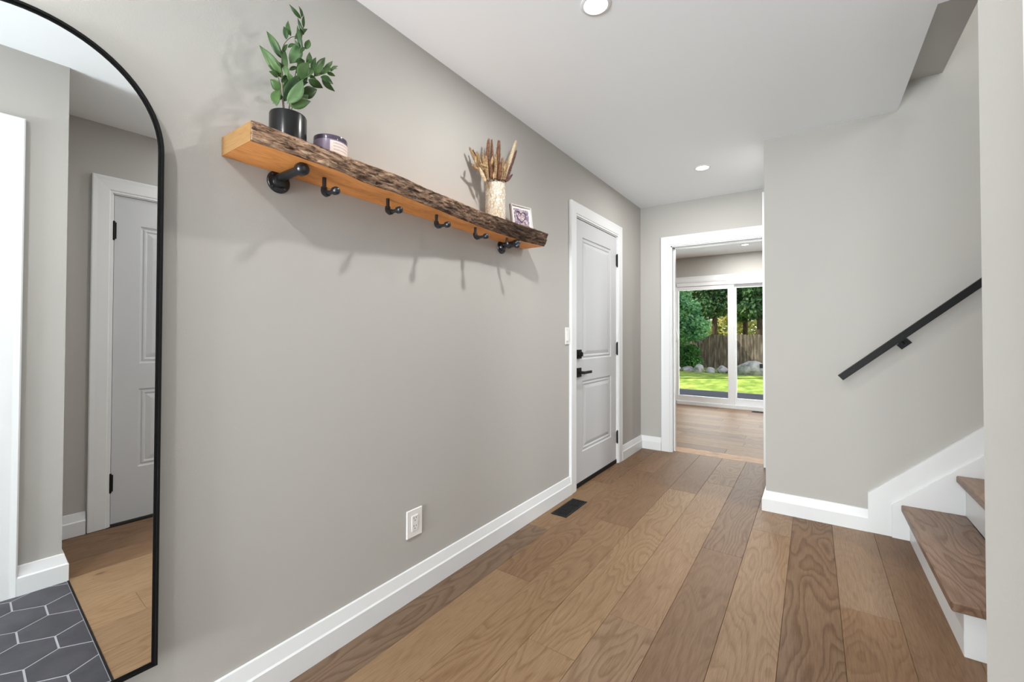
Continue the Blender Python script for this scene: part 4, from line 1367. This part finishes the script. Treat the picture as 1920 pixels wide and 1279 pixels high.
# ---- handrail
hr = thing('handrail', (1.83, YS, .9), 'flat black handrail sloping up the stair wall', 'handrail')
hs = .902
P0 = Vector((1.577, YS - .060, .893)); hd = Vector((1, 0, hs)).normalized(); hnv = Vector((-hd.z, 0, hd.x))
P1 = P0 + hd * 3.6
hw, hh = .020, .0175
vs = []
for P in (P0, P1):
    for a, b in ((-1, -1), (1, -1), (1, 1), (-1, 1)):
        vs.append(P + Vector((0, a * hw, 0)) + hnv * b * hh)
MB().add(vs, BXF).build('rail', 'black', hr)
for s in (.355, 1.75, 3.2):
    B = P0 + hd * s
    br = MB().tube([B - hnv * .012, B - hnv * .030, B - hnv * .042 + Vector((0, .012, 0)), B - hnv * .045 + Vector((0, .06, 0))], .0065, 10).sm().build('bracket', 'black', hr)
    c0 = B - hnv * .043 + Vector((0, .06, 0))
    vs = []
    for d in (-.009, .001):
        for a, b in ((-1, -1), (1, -1), (1, 1), (-1, 1)):
            vs.append(c0 + hd * a * .030 + hnv * b * .017 + Vector((0, d, 0)))
    MB().add(vs, BXF).build('wall_plate', 'black', br)
    vs = []
    for d in (-.0175, -.0205):
        for a, b in ((-1, -1), (1, -1), (1, 1), (-1, 1)):
            vs.append(B + hd * a * .022 + hnv * d + Vector((0, b * .012, 0)))
    MB().add(vs, BXF).build('saddle', 'black', br)

# ---- recessed lamps
LAMP_E = 12.0
def downlight(x, y, z, label, e=LAMP_E, col=(1.0, .985, .965)):
    t = thing('recessed_light', (x, y, z), label, 'ceiling light', 'recessed ceiling lights')
    MB().lathe([(.059, .0005), (.059, -.003), (.055, -.006), (.047, -.0065), (.0445, -.003), (.0445, .0005)], (x, y, z), (0, 0, 1), 40, False, False).sm().build('trim_ring', 'trim', t)
    MB().lathe([(.0005, -.0028), (.0445, -.0022)], (x, y, z), (0, 0, 1), 40, False, False).build('lens', 'lens', t)
    d = bpy.data.lights.new('lamp_glow', 'AREA')
    d.shape = 'DISK'; d.size = .088; d.energy = e; d.color = col
    o = bpy.data.objects.new('lamp_glow', d); COL.objects.link(o)
    o.parent = t; o.location = (0, 0, -.008)
    return t
downlight(.754, 1.557, ZC, 'lit recessed ceiling lamp over the hall near the shelf')
downlight(.752, 3.562, ZC, 'lit recessed ceiling lamp before the back doorway')
downlight(.756, -.45, ZC, 'lit recessed ceiling lamp over the entry tiles')
downlight(.756, -2.45, ZC, 'unseen recessed lamp added just inside the front door')  # extra lamp out of view, added to light the hall
downlight(.673, 6.82, 2.415, 'lit recessed ceiling lamp in the back room', 19)
downlight(2.3, 5.9, 2.415, 'unseen recessed lamp added in the back room behind the stairs', 19)  # added out of view to brighten the back room
downlight(-.9, 5.6, 2.415, 'unseen recessed lamp added in the back room beyond the long wall', 19)  # second added lamp, more light for the back room
downlight(3.3, 2.8, 5.0, 'unseen recessed lamp added high over the stairs', 25)  # lamp put in above to lift the stairwell
downlight(1.86, 1.32, ZC, 'unseen recessed lamp added before the closet door', 3.5)  # hidden lamp added to brighten the recess

# ================================================================== GARDEN
GZ = -.72
tag(MB().box((-30, 8.2, GZ - .2), (30, 60, GZ)).build('lawn', 'lawn'), 'mown green lawn between the deck and the fence', 'lawn', None, 'structure')
deck = thing('deck', (0, 9.1, -.13), 'weathered grey board deck outside the patio door', 'deck', None, 'structure')
MB().box((-4, YSL + .13, GZ), (5, 10.55, -.17)).build('deck_frame', 'deck', deck)
k = 0
y = YSL + .13
while y < 10.6:
    MB().box((-4, y, -.17), (5, y + .136, -.13), .004).build('deck_board', 'deck', deck)
    y += .142
FY = 25.5
fence = thing('fence', (-3, FY, GZ), 'weathered brown board fence across the end of the garden', 'fence')
frng = random.Random(11)
x = -9.0
while x < 3.2:
    wd = frng.uniform(.13, .15)
    tpz = 1.16 + frng.uniform(-.035, .03)
    tilt = frng.uniform(-.006, .006)
    o = MB().prism([(x, GZ + .06), (x + wd, GZ + .06), (x + wd + tilt, tpz + frng.uniform(-.01, .01)), (x + tilt, tpz)], 'y', FY + frng.uniform(-.012, .0), FY + .02).build('board', 'picket', fence)
    x += wd + frng.uniform(.010, .020)
x = -9.07
while x < 3.2:
    MB().box((x, FY + .022, GZ + .06), (x + .14, FY + .04, 1.10)).build('board', 'picket', fence)
    x += .155
for z in (-.35, .85):
    MB().box((-9, FY + .04, z), (3.2, FY + .08, z + .09)).build('rail', 'picket', fence)
for x in (-8.6, -6.2, -3.8, -1.4, 1.0):
    MB().box((x, FY + .04, GZ - .1), (x + .1, FY + .14, 1.1)).build('post', 'picket', fence)

def rock(name, c, s, seed, label, group=None):
    r = random.Random(seed)
    bm = bmesh.new()
    bmesh.ops.create_icosphere(bm, subdivisions=3, radius=1)
    off = Vector((r.uniform(0, 50), r.uniform(0, 50), r.uniform(0, 50)))
    planes = [(Vector((r.uniform(-1, 1), r.uniform(-1, 1), r.uniform(-.3, 1))).normalized(), r.uniform(.62, .85)) for _ in range(7)]
    for v in bm.verts:
        p = v.co.copy()
        for n_, d_ in planes:
            e = p.dot(n_) - d_
            if e > 0: p -= n_ * e * .9
        p *= 1 + .16 * mnoise.noise(p * 1.4 + off) + .06 * mnoise.noise(p * 4 + off)
        v.co = Vector((p.x * s[0], p.y * s[1], p.z * s[2]))
    mb = MB()
    bm.verts.index_update()
    mb.add([v.co + Vector(c) for v in bm.verts], [tuple(v.index for v in f.verts) for f in bm.faces])
    bm.free()
    return tag(mb.build(name, 'stone'), label, 'rock', group)
rock('boulder', (-.92, 22.9, GZ + .22), (.66, .45, .46), 3, 'large pale boulder with a sloping top before the fence')
xs = [(-6.55, .42), (-5.75, .36), (-5.05, .33), (-4.42, .30), (-3.84, .28), (-3.27, .29), (-2.72, .26), (-2.2, .25), (-1.78, .17), (-.02, .24), (.62, .32), (1.3, .34)]
for i, (x, s) in enumerate(xs):
    rock('garden_rock', (x, 23.2 + .12 * math.sin(i * 2.1), GZ + .08 + (.05 if i % 2 else 0)), (s * 1.02, .32, .18 + .05 * (i % 3)), 20 + i, 'grey edging rock in the row before the fence', 'edging rocks along the planting bed')

def foliage(mb, c, rad, n, size, rng_, droop=0.0, shell=.55):
    c = Vector(c)
    for _ in range(n):
        while True:
            p = Vector((rng_.uniform(-1, 1), rng_.uniform(-1, 1), rng_.uniform(-1, 1)))
            l = p.length
            if shell < l + rng_.uniform(-.25, .3) and l < 1: break
        q = c + Vector((p.x * rad[0], p.y * rad[1], p.z * rad[2]))
        d = Vector((rng_.uniform(-1, 1), rng_.uniform(-1, 1), rng_.uniform(-.5, .7) - droop)).normalized()
        u = d.orthogonal().normalized()
        w = d.cross(u)
        a = rng_.uniform(0, 6.283)
        sdv = (u * math.cos(a) + w * math.sin(a)) * size * rng_.uniform(.22, .45)
        L_ = size * rng_.uniform(.7, 1.5)
        mb.add([q, q + d * L_ * .5 + sdv, q + d * L_, q + d * L_ * .5 - sdv], [(0, 1, 2, 3)])
    return mb
def tree(name, base, clumps, mat, label, group, trunk_r=.12, trunk_h=3.0, size=.14, droop=0.0, seed=1):
    r = random.Random(seed)
    t = thing(name, base, label, 'tree', group)
    mb = MB()
    for c, rad, n in clumps:
        foliage(mb, c, rad, n, size, r, droop)
    mb.build('foliage', mat, t, fix=False)
    b = Vector(base)
    MB().tube([b, b + Vector((.03, .02, trunk_h * .4)), b + Vector((-.05, .03, trunk_h * .75)), b + Vector((0, 0, trunk_h))], [trunk_r, trunk_r * .85, trunk_r * .6, trunk_r * .25], 9).sm().build('trunk', 'trunk', t)
    return t
# leafy cedar in front of the fence
tree('cedar_tree', (-4.6, 23.9, GZ), [((-4.5, 23.7, 2.1), (1.25, .9, .95), 2600), ((-3.7, 23.5, 1.45), (.85, .75, .7), 1500), ((-4.9, 23.6, 3.2), (1.2, .9, .9), 1800),
     ((-3.3, 23.4, 1.65), (.5, .6, .40), 500), ((-4.0, 23.5, 2.55), (.75, .8, .5), 800), ((-4.4, 23.6, 1.15), (.8, .7, .5), 900)], 'foliage_cedar', 'bright green cedar spreading over the fence by the patio view edge', 'garden trees', .14, 3.6, .17, .1, 5)
tree('ivy_bush', (-4.3, 24.9, GZ), [((-4.5, 24.9, .0), (.75, .42, .70), 1800), ((-3.95, 24.95, .12), (.42, .36, .5), 700), ((-3.75, 24.95, -.35), (.3, .3, .3), 300)], 'foliage_ivy', 'mid green bush growing up against the fence boards', None, .06, 1.2, .12, 0, 6)
tr = random.Random(21)
spots = [(-7.9, 27.6, 0), (-5.6, 27.6, 0), (-3.3, 27.6, 0), (-1.0, 27.6, 0), (1.3, 27.6, 0), (-6.9, 31.0, 1), (-4.5, 31.0, 1), (-2.1, 31.0, 1), (.3, 31.0, 1)]
for i, (x, y, kk) in enumerate(spots):
    cl = []
    zb0 = 2.45 + tr.uniform(-.35, .3)
    for j in range(7):
        z = zb0 + .35 + j * 1.05
        rr = .98 - .05 * j + tr.uniform(-.08, .05)
        cl.append(((x + tr.uniform(-.1, .1), y + tr.uniform(-.1, .1), z), (rr, rr * .9, .72), 850))
    tree('conifer_tree', (x, y, GZ), cl, 'foliage_dark', ('dark drooping conifer standing close behind the board fence', 'dark drooping conifer in the second row behind the fence')[kk], ('conifers close behind the fence', 'conifers in the second row')[kk], .16, 8.5, .22, .7, 40 + i)
# sunlit trees farther off and two maples out of view, added only to shade the lawn
for i, (x, y) in enumerate(((-13.4, 42), (-8.9, 42), (-4.4, 42), (.1, 42))):
    tree('sunlit_tree', (x, y, GZ), [((x, y, 1.6), (2.0, 1.2, 1.9), 1600), ((x, y, 5.0), (1.9, 1.2, 2.2), 1600)], 'foliage_sun', 'pale sunlit tree glowing far beyond the fence', 'sunlit trees beyond the fence', .2, 5, .4, .2, 60 + i)
for i, (x, y, z, rr) in enumerate(((-10.5, 18.3, 8.6, 2.4), (-4.5, 18.5, 8.8, 2.4))):
    tree('shade_maple', (x, y, GZ), [((x, y, z), (rr, rr, rr * .9), 9000)], 'foliage_ivy', ('unseen maple added to shade the far side of the lawn', 'unseen maple added to shade the lawn before the boulder')[i], 'added maples shading the lawn', .3, 9, .5, .1, 80 + i)
